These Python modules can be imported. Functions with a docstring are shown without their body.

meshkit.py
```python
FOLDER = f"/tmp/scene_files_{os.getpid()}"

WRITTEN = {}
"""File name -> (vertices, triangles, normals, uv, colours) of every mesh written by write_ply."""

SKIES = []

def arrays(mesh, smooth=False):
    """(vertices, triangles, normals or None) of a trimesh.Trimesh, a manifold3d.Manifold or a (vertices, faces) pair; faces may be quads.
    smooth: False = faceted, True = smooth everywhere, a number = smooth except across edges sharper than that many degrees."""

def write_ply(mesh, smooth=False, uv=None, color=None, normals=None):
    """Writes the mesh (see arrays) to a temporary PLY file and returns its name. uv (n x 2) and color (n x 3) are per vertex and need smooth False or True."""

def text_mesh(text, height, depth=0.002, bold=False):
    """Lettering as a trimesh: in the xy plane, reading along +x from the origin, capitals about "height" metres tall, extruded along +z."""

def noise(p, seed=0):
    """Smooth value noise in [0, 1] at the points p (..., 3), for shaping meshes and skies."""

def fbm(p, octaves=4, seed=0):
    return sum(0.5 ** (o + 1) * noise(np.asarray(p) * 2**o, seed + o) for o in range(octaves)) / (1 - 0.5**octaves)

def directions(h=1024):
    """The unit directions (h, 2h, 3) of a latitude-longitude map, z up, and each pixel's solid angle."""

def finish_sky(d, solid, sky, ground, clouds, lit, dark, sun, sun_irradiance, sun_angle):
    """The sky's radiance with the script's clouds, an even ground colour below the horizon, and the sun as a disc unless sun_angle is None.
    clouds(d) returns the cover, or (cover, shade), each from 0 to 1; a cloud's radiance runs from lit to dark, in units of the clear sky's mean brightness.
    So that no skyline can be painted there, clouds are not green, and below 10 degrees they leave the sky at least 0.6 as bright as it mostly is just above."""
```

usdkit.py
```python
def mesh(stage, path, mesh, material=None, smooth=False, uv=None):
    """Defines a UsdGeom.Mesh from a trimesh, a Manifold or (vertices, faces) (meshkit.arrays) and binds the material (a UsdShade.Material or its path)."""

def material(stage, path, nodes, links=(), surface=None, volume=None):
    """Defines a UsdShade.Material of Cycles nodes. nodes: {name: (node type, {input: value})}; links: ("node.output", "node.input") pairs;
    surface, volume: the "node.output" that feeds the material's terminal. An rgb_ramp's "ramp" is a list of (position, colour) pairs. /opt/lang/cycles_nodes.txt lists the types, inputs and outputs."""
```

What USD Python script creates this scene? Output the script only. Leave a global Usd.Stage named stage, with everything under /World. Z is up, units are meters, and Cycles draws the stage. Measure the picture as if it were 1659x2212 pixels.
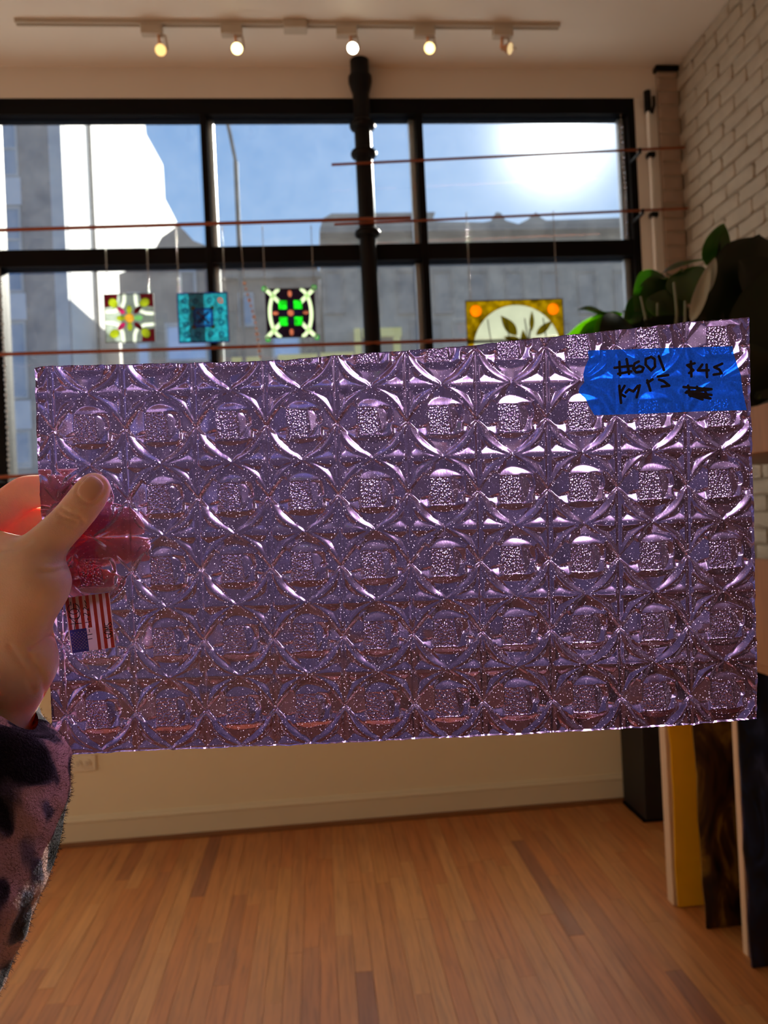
import math, random
import numpy as np, trimesh, manifold3d, usdkit, meshkit
from shapely.geometry import Polygon, LineString, Point, box as sbox
from shapely import affinity
from shapely.ops import unary_union
from pxr import Usd, UsdGeom, UsdLux, UsdShade, Gf, Sdf, Vt

random.seed(7); rng = np.random.default_rng(7)
stage = Usd.Stage.CreateInMemory()
UsdGeom.SetStageUpAxis(stage, 'Z'); UsdGeom.SetStageMetersPerUnit(stage, 1.0)
UsdGeom.Xform.Define(stage, '/World'); UsdGeom.Scope.Define(stage, '/World/Looks')

# ------------------------------------------------------------------ camera, sky, sun, exposure
FPX, CX, CY = 1660.0, 829.5, 1106.0
CAM = np.array([0, 0, 1.5])
MC = np.array([[0.99506936, -0.04733974, 0.08715455], [-0.08680512, 0.0093916, 0.99618104], [-0.04797747, -0.99883469, 0.00523596]])  # columns right, down, forward
EXPOSURE = 0.0
cam = UsdGeom.Camera.Define(stage, '/World/camera')
cam.CreateHorizontalApertureAttr(26.0); cam.CreateFocalLengthAttr(26.0 * FPX / 1659)
cam.CreateFStopAttr(10.5); cam.CreateFocusDistanceAttr(0.497); cam.CreateExposureAttr(EXPOSURE)
cam.CreateClippingRangeAttr((0.02, 2000.0))
r_, d_, f_ = MC[:, 0], MC[:, 1], MC[:, 2]
cam.AddTransformOp().Set(Gf.Matrix4d(*[float(x) for x in (*r_, 0, *(-d_), 0, *(-f_), 0, *CAM, 1)]))

def ray(px, py): return MC @ np.array([(px - CX) / FPX, (py - CY) / FPX, 1.0])
def at(px, py, Y):
    d = ray(px, py); return CAM + d * (Y / d[1])
def atx(px, py, X):
    d = ray(px, py); return CAM + d * (X / d[0])
def atz(px, py, z):
    d = ray(px, py); return CAM + d * ((z - 1.5) / d[2])
def dep(px, py, k): return CAM + ray(px, py) * k

M_ = lambda name, nodes, links=(), surface='p.BSDF', volume=None: usdkit.material(stage, '/World/Looks/' + name, nodes, links, surface, volume)

SUN = ray(1205, 282); SUN /= np.linalg.norm(SUN)
SUN_E, SKY = 20000.0, 1.0
dl = UsdLux.DistantLight.Define(stage, '/World/sun')
zax = SUN; xax = np.cross([0, 0, 1], zax); xax /= np.linalg.norm(xax); yax = np.cross(zax, xax)
dl.AddTransformOp().Set(Gf.Matrix4d(*[float(x) for x in (*xax, 0, *yax, 0, *zax, 0, 0, 0, 0, 1)]))
dl.CreateIntensityAttr(SUN_E); dl.CreateAngleAttr(0.9); dl.CreateColorAttr(Gf.Vec3f(1, 0.93, 0.82))
dome = UsdLux.DomeLight.Define(stage, '/World/sky'); dome.CreateIntensityAttr(1.0)
sky = M_('sky', {
    'g': ('geometry', {}),
    'neg': ('vector_math', {'math_type': 'scale', 'scale': -1.0}),
    'sep': ('separate_xyz', {}),
    'el': ('rgb_ramp', {'ramp': [(0.0, (.30, .29, .27)), (.495, (.30, .29, .27)), (.505, (.50, .68, .92)), (.60, (.34, .57, .93)), (.72, (.21, .43, .84)), (1.0, (.08, .2, .52))]}),
    'half': ('math', {'math_type': 'multiply_add', 'value2': .5, 'value3': .5}),
    'dot': ('vector_math', {'math_type': 'dot_product', 'vector2': tuple(SUN)}),
    'mx': ('math', {'math_type': 'maximum', 'value2': 0.0}),
    'p1': ('math', {'math_type': 'power', 'value2': 750.0}), 'p2': ('math', {'math_type': 'power', 'value2': 40.0}),
    'm1': ('math', {'math_type': 'multiply', 'value2': 3.5}), 'm2': ('math', {'math_type': 'multiply', 'value2': 0.24}),
    'add': ('math', {'math_type': 'add'}),
    'mp': ('mapping', {'scale': (3.0, 3.0, 9.0)}),
    'n': ('noise_texture', {'scale': 1.6, 'detail': 6.0, 'roughness': .6}),
    'cr': ('rgb_ramp', {'ramp': [(0, (0, 0, 0)), (.64, (0, 0, 0)), (.90, (.4, .4, .4)), (1, (.5, .5, .5))]}),
    'cm': ('mix', {'mix_type': 'mix', 'color2': (.9, .93, .97)}),
    'glow': ('mix', {'mix_type': 'mix', 'fac': 1.0, 'color1': (1, .96, .9)}),
    'sc': ('vector_math', {'math_type': 'scale', }),
    'fin': ('vector_math', {'math_type': 'add'}),
    'b': ('background_shader', {'strength': SKY}),
}, [('g.position', 'sep.vector'), ('sep.z', 'half.value1'), ('half.value', 'el.fac'), ('g.position', 'dot.vector1'), ('dot.value', 'mx.value1'),
    ('mx.value', 'p1.value1'), ('mx.value', 'p2.value1'), ('p1.value', 'm1.value1'), ('p2.value', 'm2.value1'), ('m1.value', 'add.value1'), ('m2.value', 'add.value2'),
    ('g.position', 'mp.vector'), ('mp.vector', 'n.vector'), ('n.fac', 'cr.fac'), ('cr.color', 'cm.fac'), ('el.color', 'cm.color1'),
    ('add.value', 'sc.scale'), ('cm.color', 'fin.vector1'), ('sc.vector', 'fin.vector2'), ('fin.vector', 'b.color')], surface='b.background')
stage.GetPrimAtPath('/World/Looks/sky/sc').CreateAttribute('inputs:vector1', Sdf.ValueTypeNames.Float3).Set(Gf.Vec3f(1, .96, .9))
UsdShade.MaterialBindingAPI.Apply(dome.GetPrim()).Bind(sky)

# ------------------------------------------------------------------ helpers
USED = {}
def numbered(path):
    k = USED.get(path, -1) + 1; USED[path] = k
    return path if k == 0 else f'{path}_{k:03d}'
def path_of(p): return str(p.GetPath())
def tag(p, label=None, cat=None, group=None, kind=None):
    for k, v in (('label', label), ('category', cat), ('group', group), ('kind', kind)):
        if v: p.SetCustomDataByKey(k, v)
    return p
def thing(name, label=None, cat=None, group=None, kind=None, loc=(0, 0, 0)):
    x = UsdGeom.Xform.Define(stage, numbered('/World/' + name))
    if any(loc): x.AddTranslateOp().Set(Gf.Vec3d(*map(float, loc)))
    return tag(x.GetPrim(), label, cat, group, kind)
def obj(name, mesh, m, parent=None, smooth=False, label=None, kind=None, **kw):
    base = path_of(parent) if parent else '/World'
    pr = usdkit.mesh(stage, numbered(f'{base}/{name}'), mesh, m, smooth).GetPrim()
    return tag(pr, label, kw.get('cat'), kw.get('group'), kind)
cat_ = trimesh.util.concatenate
def bx(x0, x1, y0, y1, z0, z1):
    m = trimesh.creation.box((x1 - x0, y1 - y0, z1 - z0)); m.apply_translation(((x0 + x1) / 2, (y0 + y1) / 2, (z0 + z1) / 2)); return m
def rbx(x0, x1, y0, y1, z0, z1, r=.003):
    s = manifold3d.Manifold.sphere(r, 8); pts = []
    return manifold3d.Manifold.batch_hull([s.translate((x, y, z)) for x in (x0 + r, x1 - r) for y in (y0 + r, y1 - r) for z in (z0 + r, z1 - r)])
def tri(man):
    m = man.to_mesh(); return trimesh.Trimesh(np.array(m.vert_properties[:, :3]), np.array(m.tri_verts), process=False)
def tube(pts, r, n=10, cap=True):
    pts = np.asarray(pts, float); k = len(pts); r = np.broadcast_to(r, k).astype(float)
    t = np.gradient(pts, axis=0); t /= np.linalg.norm(t, axis=1, keepdims=True)
    ref = np.array([0, 0, 1.0]) if abs(t[0][2]) < .9 else np.array([1.0, 0, 0])
    a = np.cross(t, ref); a /= np.linalg.norm(a, axis=1, keepdims=True); b = np.cross(t, a)
    th = np.arange(n) / n * 2 * np.pi
    v = pts[:, None] + r[:, None, None] * (np.cos(th)[None, :, None] * a[:, None] + np.sin(th)[None, :, None] * b[:, None])
    v = v.reshape(-1, 3); f = []
    for i in range(k - 1):
        for j in range(n):
            p, q, s, u = i * n + j, i * n + (j + 1) % n, (i + 1) * n + j, (i + 1) * n + (j + 1) % n
            f += [[p, q, u], [p, u, s]]
    if cap:
        v = np.vstack([v, pts[0], pts[-1]])
        for j in range(n):
            f += [[k * n, (j + 1) % n, j], [k * n + 1, (k - 1) * n + j, (k - 1) * n + (j + 1) % n]]
    m = trimesh.Trimesh(v, f, process=False); m.fix_normals() if k * n < 3000 else None
    return m
def lathe(prof, x, y, n=24):
    m = trimesh.creation.revolve(np.array(prof), sections=n); m.apply_translation((x, y, 0)); return m
def plate(poly, y0, y1):
    """a polygon drawn in x,z given thickness from y0 to y1"""
    out = []
    for g in getattr(poly, 'geoms', [poly]):
        if g.area < 1e-9: continue
        m = trimesh.creation.extrude_polygon(g, abs(y1 - y0), engine='earcut')
        v = m.vertices.copy(); m.vertices = np.stack([v[:, 0], y0 + v[:, 2], v[:, 1]], 1); m.invert(); out.append(m)
    m = cat_(out); m.fix_normals(); return m
def place(m, rot, loc):
    m = m.copy(); T = np.eye(4); T[:3, :3] = rot; T[:3, 3] = loc; m.apply_transform(T); return m
def rz(a): c, s = math.cos(a), math.sin(a); return np.array([[c, -s, 0], [s, c, 0], [0, 0, 1.0]])

# ------------------------------------------------------------------ materials
def mat(name, col, rough=.5, metal=0., spec=.5, noise=None, bump=None, **kw):
    """principled; noise=(scale, amount, stretch): colour mottling; bump=(scale, distance)"""
    nodes = {'p': ('principled_bsdf', {'base_color': col, 'roughness': rough, 'metallic': metal, 'specular_ior_level': spec, **kw})}; links = []
    if noise or bump: nodes['tc'] = ('geometry', {})
    if noise:
        s, a, st = noise
        nodes['mp'] = ('mapping', {'scale': st}); nodes['n'] = ('noise_texture', {'scale': s, 'detail': 4.0, 'roughness': .6})
        nodes['r'] = ('rgb_ramp', {'ramp': [(.25, tuple(c * (1 - a) for c in col)), (.75, tuple(min(1, c * (1 + a)) for c in col))]})
        links += [('tc.position', 'mp.vector'), ('mp.vector', 'n.vector'), ('n.fac', 'r.fac'), ('r.color', 'p.base_color')]
    if bump:
        nodes['bn'] = ('noise_texture', {'scale': bump[0], 'detail': 5.0, 'roughness': .6}); nodes['bu'] = ('bump', {'distance': bump[1], 'strength': 1.0})
        links += [('tc.position', 'bn.vector'), ('bn.fac', 'bu.height'), ('bu.normal', 'p.normal')]
    return M_(name, nodes, links)
ONE = (1, 1, 1)
CEIL = mat('ceiling_paint', (.74, .68, .61), .55, noise=(1.2, .03, ONE), bump=(60, .0006))
PLASTER = mat('cream_wall_paint', (.82, .74, .52), .6, bump=(40, .0006))
PLASTERW = mat('pale_wall_paint', (.78, .75, .70), .6, bump=(40, .0006))
TRIMP = mat('cream_trim_paint', (.74, .67, .48), .4, bump=(30, .0003))
BRICKP = mat('painted_brick', (.40, .335, .26), .6, noise=(14, .10, ONE), bump=(90, .002))
MORTARP = mat('painted_mortar', (.32, .265, .20), .7, noise=(20, .12, ONE), bump=(60, .002))
PILB = mat('pilaster_brick_paint', (.34, .25, .19), .6, noise=(12, .12, ONE), bump=(70, .002))
BLACKM = mat('black_frame_paint', (.003, .003, .004), .5, spec=.12)
IRON = mat('black_iron', (.004, .004, .005), .4, spec=.18, bump=(60, .0006))
ALU = mat('aluminium_stop', (.55, .55, .55), .35, metal=.6)
COPPER = mat('copper_rod', (.30, .09, .045), .35, metal=.75)
STEEL = mat('steel_chain', (.6, .58, .55), .25, metal=1.0)
WHITEPL = mat('white_plastic', (.90, .89, .86), .35)
TRACKW = mat('track_white', (.50, .44, .36), .45)
OUTLETW = mat('outlet_plastic', (.80, .74, .58), .35)
DARKSLOT = mat('dark_slot', (.03, .025, .02), .6)
SHOE = mat('stained_shoe_moulding', (.20, .075, .02), .4)
WOODS = []
for i, c in enumerate([(.50, .195, .055), (.47, .175, .048), (.53, .225, .068), (.40, .140, .042), (.51, .205, .055), (.48, .165, .042), (.30, .105, .042)]):
    WOODS.append(M_(f'oak_{i}', {
        'tc': ('geometry', {}), 'mp': ('mapping', {'scale': (26.0, 1.6, 10.0), 'location': (i * 3.1, i * 7.7, 0)}),
        'n': ('noise_texture', {'scale': 2.4, 'detail': 6.0, 'roughness': .62, 'distortion': .6}),
        'r': ('rgb_ramp', {'ramp': [(.28, tuple(x * .66 for x in c)), (.5, c), (.75, tuple(x * 1.22 for x in c))]}),
        'p': ('principled_bsdf', {'roughness': .42, 'specular_ior_level': .6}),
        'bu': ('bump', {'distance': .0004})}, [('tc.position', 'mp.vector'), ('mp.vector', 'n.vector'), ('n.fac', 'r.fac'), ('r.color', 'p.base_color'), ('n.fac', 'bu.height'), ('bu.normal', 'p.normal')]))
RACKW = mat('rack_wood', (.30, .14, .06), .5, noise=(6, .18, (8, 8, 1)))
PALEW = mat('pale_lumber', (.62, .43, .28), .5, noise=(6, .12, (8, 8, 1)))
def artglass(name, col, clear=.35, rough=.12, var=.25, scale=25):
    """stained glass: part clear, part scattering"""
    return M_(name, {'tc': ('geometry', {}), 'n': ('noise_texture', {'scale': float(scale), 'detail': 4.0}),
        'r': ('rgb_ramp', {'ramp': [(.3, tuple(c * (1 - var) for c in col)), (.7, tuple(min(1, c * (1 + var)) for c in col))]}),
        't': ('translucent_bsdf', {}), 'c': ('transparent_bsdf', {}), 'g': ('glossy_bsdf', {'color': (1, 1, 1), 'roughness': rough}),
        'm': ('mix_closure', {'fac': clear}), 'fr': ('fresnel', {'IOR': 1.5}), 'm2': ('mix_closure', {})},
        [('tc.position', 'n.vector'), ('n.fac', 'r.fac'), ('r.color', 't.color'), ('r.color', 'c.color'), ('t.BSDF', 'm.closure1'), ('c.BSDF', 'm.closure2'), ('fr.fac', 'm2.fac'), ('m.closure', 'm2.closure1'), ('g.BSDF', 'm2.closure2')], surface='m2.closure')

PANE = M_('window_glass', {'tc': ('geometry', {}), 'n': ('noise_texture', {'scale': 7.0, 'detail': 4.0, 'roughness': .7}),
    'r': ('rgb_ramp', {'ramp': [(.25, (.008, .008, .008)), (.85, (.030, .030, .030))]}),
    'c': ('transparent_bsdf', {'color': (.93, .95, .94)}), 'd': ('translucent_bsdf', {'color': (.75, .78, .8)}), 'g': ('glossy_bsdf', {'color': (1, 1, 1), 'roughness': .01}),
    'fr': ('fresnel', {'IOR': 1.45}), 'm1': ('mix_closure', {}), 'm2': ('mix_closure', {})},
    [('tc.position', 'n.vector'), ('n.fac', 'r.fac'), ('r.color', 'm1.fac'), ('c.BSDF', 'm1.closure1'), ('d.BSDF', 'm1.closure2'), ('fr.fac', 'm2.fac'), ('m1.closure', 'm2.closure1'), ('g.BSDF', 'm2.closure2')], surface='m2.closure')

# ------------------------------------------------------------------ room shell
ZC, WY, XR, XL, YB = 3.735, 3.8, 1.95, -3.6, -3.5
SILL = 0.84
ceil = obj('ceiling', bx(XL - .1, XR + .2, YB - .1, WY + .35, ZC, ZC + .12), CEIL, kind='structure')
wf = thing('wall_front', kind='structure')
obj('knee_wall', bx(XL, XR, WY, WY + .16, 0, SILL - .03), PLASTER, wf)
obj('header', bx(XL, XR, WY, WY + .16, 3.581, ZC), CEIL, wf)
obj('side_strip', bx(1.72, XR, WY, WY + .16, SILL - .03, 3.581), PLASTERW, wf)
obj('wall_left', bx(XL - .1, XL, YB, WY + .16, 0, ZC), PLASTERW, kind='structure')
obj('wall_back', bx(XL - .1, XR + .1, YB - .1, YB, 0, ZC), PLASTERW, kind='structure')

# floor: strip oak, each board in view a part
fl = thing('floor', kind='structure')
obj('subfloor', bx(XL, XR + .05, YB, WY + .05, -.06, -.02), SHOE, fl)
PW = .058
def board(x, y0, y1, dz): return bx(x + .0006, x + PW - .0006, y0 + .0006, y1 - .0006, -.0199, dz)
far_boards, nb = [], 0
x = XL
while x < XR - .005:
    y = WY - .005; first = True
    while y > YB + .02:
        L = random.uniform(.45, 1.5) * (random.uniform(.35, 1) if first else 1); first = False
        y0 = max(YB, y - L); m = random.choices(range(7), [5, 5, 4, 2, 4, 4, 1.1])[0]
        if y > 1.75 and x > -1.75 and x < 1.55: obj('plank', board(x, y0, y, random.uniform(-.0006, 0)), WOODS[m], fl); nb += 1
        else: far_boards.append((m, board(x, y0, y, 0)))
        y = y0
    x += PW
for m in range(7):
    obj('floorboards', cat_([b for k, b in far_boards if k == m]), WOODS[m], fl, kind='stuff')

# baseboard
bb = thing('baseboard_front', kind='structure')
prof = [(0, .02), (.016, .02), (.016, .108), (.020, .112), (.020, .118), (.012, .128), (.008, .136), (0, .138)]
def run(prof, x0, x1):
    n = len(prof); v = [(x0, WY - a, z) for a, z in prof] + [(x1, WY - a, z) for a, z in prof]; f = []
    for i in range(n):
        j = (i + 1) % n; f += [[i, j, n + j], [i, n + j, n + i]]
    for i in range(1, n - 1): f += [[0, i + 1, i], [n, n + i, n + i + 1]]
    m = trimesh.Trimesh(v, f, process=False); m.fix_normals(); return m
obj('board', run(prof, XL, XR), TRIMP, bb)
obj('shoe_moulding', run([(0, 0), (.030, 0), (.029, .008), (.024, .016), (.017, .0195), (0, .0195)], XL, XR), SHOE, bb)
sill = obj('trim_1', rbx(XL, 1.76, WY - .11, WY + .16, SILL - .03, SILL, .006), TRIMP, kind='structure')

# outlet
oc = at(180, 1648, WY)
o = thing('wall_outlet', 'cream wall outlet plate with two sockets low on the front wall', 'outlet', loc=(oc[0], WY, oc[2]))
obj('cover_plate', rbx(-.062, .062, -.008, 0, -.038, .038, .003), OUTLETW, o, smooth=30)
for s in (-1, 1):
    face = obj('socket', place(trimesh.creation.cylinder(.0165, .006, sections=24), np.array([[1, 0, 0], [0, 0, 1], [0, -1, 0.]]), (s * .021, -.010, 0)), OUTLETW, o, smooth=30)
    obj('slot', cat_([bx(s * .021 - .006, s * .021 + .003, -.0140, -.0125, dz - .0012, dz + .0012) for dz in (-.006, .006)] + [bx(s * .021 + .006, s * .021 + .010, -.0140, -.0125, -.002, .002)]), DARKSLOT, face)

# brick wall on the right, brick by brick where it shows
wr = thing('wall_right', kind='structure')
obj('mortar', bx(XR + .006, XR + .2, YB, WY + .16, 0, ZC), MORTARP, wr)
def brick_mesh(y0, y1, z0, z1, seed):
    m = trimesh.creation.box((1, 1, 1)).subdivide().subdivide()
    v = m.vertices * 2; q = np.abs(v).max(1, keepdims=True)
    v = np.sign(v) * np.abs(v) ** .8
    keep = np.abs(v); e = np.sort(keep, 1)[:, 1]
    v = v * (1 - .06 * (e[:, None] > .9))
    r = np.random.default_rng(seed)
    v = v / 2 * np.array([.03, y1 - y0 - .008, z1 - z0 - .008]) + r.normal(0, .0016, v.shape) + np.array([XR + .0085 + r.uniform(-.003, .003), (y0 + y1) / 2, (z0 + z1) / 2])
    m.vertices = v; return m
BH, BL = .072, .215
rest, k, nbr = [], 0, 0
z = 0.0
while z < ZC - .03:
    y = WY + .02 - (k % 2) * BL / 2; z1 = min(z + BH, ZC - .004)
    while y > YB + .1:
        L = BL * random.uniform(.94, 1.05); y0 = y - L
        if y > 2.75 and z > 2.0:
            obj('brick', brick_mesh(y0, y, z, z1, nbr), BRICKP, wr, smooth=True); nbr += 1
        elif y > 1.5: rest.append(brick_mesh(y0, y, z, z1, 1000 + len(rest)))
        else: rest.append(bx(XR - .006, XR + .02, y0 + .005, y - .005, z + .005, z1 - .005))
        y = y0
    z += BH; k += 1
obj('brickwork', cat_(rest), BRICKP, wr, kind='stuff')
# pilaster in the corner
pil = thing('pilaster', 'narrow painted brick pilaster in the corner right of the window', 'pilaster', kind='structure')
z = 0.0; k = 0
obj('core', bx(1.842, XR, WY - .026, WY, 0, ZC - .03), MORTARP, pil)
while z < ZC - .05:
    if z > 1.9: obj('brick', tri(rbx(1.838, XR - .004, WY - .032, WY - .004, z + .003, min(z + .069, ZC - .035), .008)), PILB, pil, smooth=35)
    else: obj('brickwork', bx(1.838, XR - .004, WY - .032, WY - .004, z + .003, z + .069), PILB, pil, kind='stuff')
    z += .072
obj('cap', rbx(1.828, XR, WY - .04, WY, ZC - .03, ZC - .004, .003), IRON, pil)

# ------------------------------------------------------------------ window
win = thing('window_1', kind='structure')
FY0, FY1 = WY - .002, WY + .10
ML = [(-1.54, -1.446), (-.478, -.447), (.585, .620)]        # black mullions
JL, JR = -3.55, 1.686
obj('frame', cat_([bx(JL - .05, 1.72, FY0, FY1, 3.503, 3.581), bx(JL - .05, 1.72, FY0, FY1, SILL, SILL + .06), bx(JR, 1.72, FY0, FY1, SILL + .06, 3.503), bx(JL - .05, JL, FY0, FY1, SILL + .06, 3.503)]), BLACKM, win)
for a, b in ML: obj('mullion', rbx(a, b, FY0, FY1, SILL + .06, 3.503, .003), BLACKM, win)
TZ0, TZ1 = 2.775, 2.855
edges = [JL] + [e for m in ML for e in m] + [JR]
for i in range(0, len(edges), 2):
    a, b = edges[i], edges[i + 1]
    obj('transom', bx(a, b, FY0 + .004, FY1 - .004, TZ0, TZ1), BLACKM, win)
    for z0, z1 in ((SILL + .06, TZ0), (TZ1, 3.503)):
        obj('pane', bx(a - .0, b + .0, WY + .045, WY + .049, z0, z1), PANE, win)
for (x0, x1) in ((-.447, -.420), (.555, .585), (1.650, 1.6855)):
    for z0, z1 in ((SILL + .06, TZ0), (TZ1, 3.503)): obj('glazing_stop', rbx(x0, x1, WY + .052, WY + .085, z0, z1, .003), ALU, win)

# iron column standing on the sill
CXc, CYc = .312, WY - .055
co = thing('iron_column', 'black cast iron column with ring mouldings in front of the window', 'column')
obj('shaft', lathe([(0, SILL), (.052, SILL), (.052, SILL + .06), (.044, SILL + .08), (.042, 2.0), (.041, 3.60), (0, 3.60)], CXc, CYc, 28), IRON, co, smooth=40)
for zr in (at(780, 272, CYc)[2], at(780, 333, CYc)[2], at(785, 505, CYc)[2], 1.15):
    p = [(.040, zr - .022)] + [(.042 + .022 * math.cos(t), zr + .02 * math.sin(t)) for t in np.linspace(-1.4, 1.4, 9)] + [(.040, zr + .022)]
    obj('ring', lathe(p, CXc, CYc, 28), IRON, co, smooth=40)
obj('capital', lathe([(.041, 3.57), (.050, 3.60), (.058, 3.63), (.058, 3.655), (.046, 3.67), (.046, ZC), (0, ZC)], CXc, CYc, 28), IRON, co, smooth=40)

# copper rods across the window
RY = WY - .125
def rod(label, a, b, r, brk=()):
    t = thing('copper_rod', label, 'rod', 'copper rods across the window')
    obj('bar', tube([a, b], r, 12), COPPER, t, smooth=40)
    for x in brk:
        k = (x - a[0]) / (b[0] - a[0]); c = np.array(a) + k * (np.array(b) - np.array(a))
        obj('bracket', cat_([bx(c[0] - .006, c[0] + .006, c[1] - .004, WY, c[2] - .022, c[2] - .012), bx(c[0] - .006, c[0] + .006, c[1] - .012, c[1] - .002, c[2] - .022, c[2] + .004)]), IRON, t)
    return t
rod('copper rod above the transom, ending just right of the iron column', (-1.75, RY, 2.897), (.518, RY, 2.934), .0085, (-1.47,))
rod('thin copper rod above the transom, running from the column to the right pilaster', (.15, RY + .03, 2.918), (1.92, RY + .012, 2.966), .0062, (1.685,))
rod('highest copper rod, crossing the upper right window panes', (.15, RY + .02, 3.203), (1.92, RY + .012, 3.272), .0062, (1.685,))
rod('copper rod just above the top edge of the purple glass', (-1.75, RY + .035, 2.336), (1.92, RY + .035, 2.345), .0085, (-1.47, 1.685))
rod('lowest copper rod, seen left of the hand', (-1.75, RY, 1.763), (1.92, RY, 1.77), .0085, (-1.47, 1.685))

# slim white pole by the right jamb
pp = thing('white_pole', 'slim white pole with a black cap beside the right window jamb', 'pole')
obj('rod', tube([(1.779, WY - .03, 0.0), (1.779, WY - .03, 3.50)], .0095, 14), WHITEPL, pp, smooth=40)
obj('cap', cat_([trimesh.Trimesh(*(lambda m: (m.vertices, m.faces))(tube([(1.779, WY - .03, 3.495), (1.779, WY - .03, 3.60)], .018, 14))), tube([(1.80, WY - .03, 3.49), (1.812, WY - .03, 3.53), (1.812, WY - .03, 3.575)], .008, 8)]), IRON, pp, smooth=40)
for zz in (2.966, 3.272): obj('clip', rbx(1.762, 1.800, WY - .05, WY - .012, zz - .012, zz + .012, .003), IRON, pp)

# ------------------------------------------------------------------ track lights
TY = 3.455
tr = thing('light_track', 'long beige light track mounted on the ceiling', 'light track')
obj('rail', cat_([bx(-1.205, 1.225, TY - .015, TY + .015, ZC - .010, ZC), bx(-1.205, 1.225, TY - .015, TY - .007, ZC - .018, ZC - .010), bx(-1.205, 1.225, TY + .007, TY + .015, ZC - .018, ZC - .010)]), TRACKW, tr)
obj('feed_box', rbx(-.045, .060, TY - .03, TY + .03, ZC - .038, ZC - .0, .004), TRACKW, tr, smooth=35)
def bulbmat(name, col, s):
    return M_(name, {'e': ('emission', {'color': col, 'strength': s}), 'p': ('principled_bsdf', {'base_color': (.9, .8, .6), 'roughness': .15}), 'a': ('add_closure', {})}, [('e.emission', 'a.closure1'), ('p.BSDF', 'a.closure2')], surface='a.closure')
BRASS = mat('warm_reflector', (.75, .42, .25), .3, metal=.8)
heads = [(328, 347, 108, 'dim amber', (1, .66, .22), 1.3, (.05, -1, -.35)), (500, 512, 105, 'bright yellow', (1, .85, .38), 5.0, (.02, -1, -.25)),
         (748, 762, 104, 'brightest white-hot', (1, .92, .66), 14.0, (.05, -1, -.25)), (916, 928, 104, 'glowing golden', (1, .78, .30), 3.2, (.05, -1, -.35)), (1085, 1102, 105, 'turned-aside pale', (1, .72, .35), .7, (.75, -.62, -.45))]
where = ['leftmost on the ceiling track', 'second from the left on the ceiling track', 'in the middle of the ceiling track', 'second from the right on the ceiling track', 'rightmost on the ceiling track']
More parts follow.
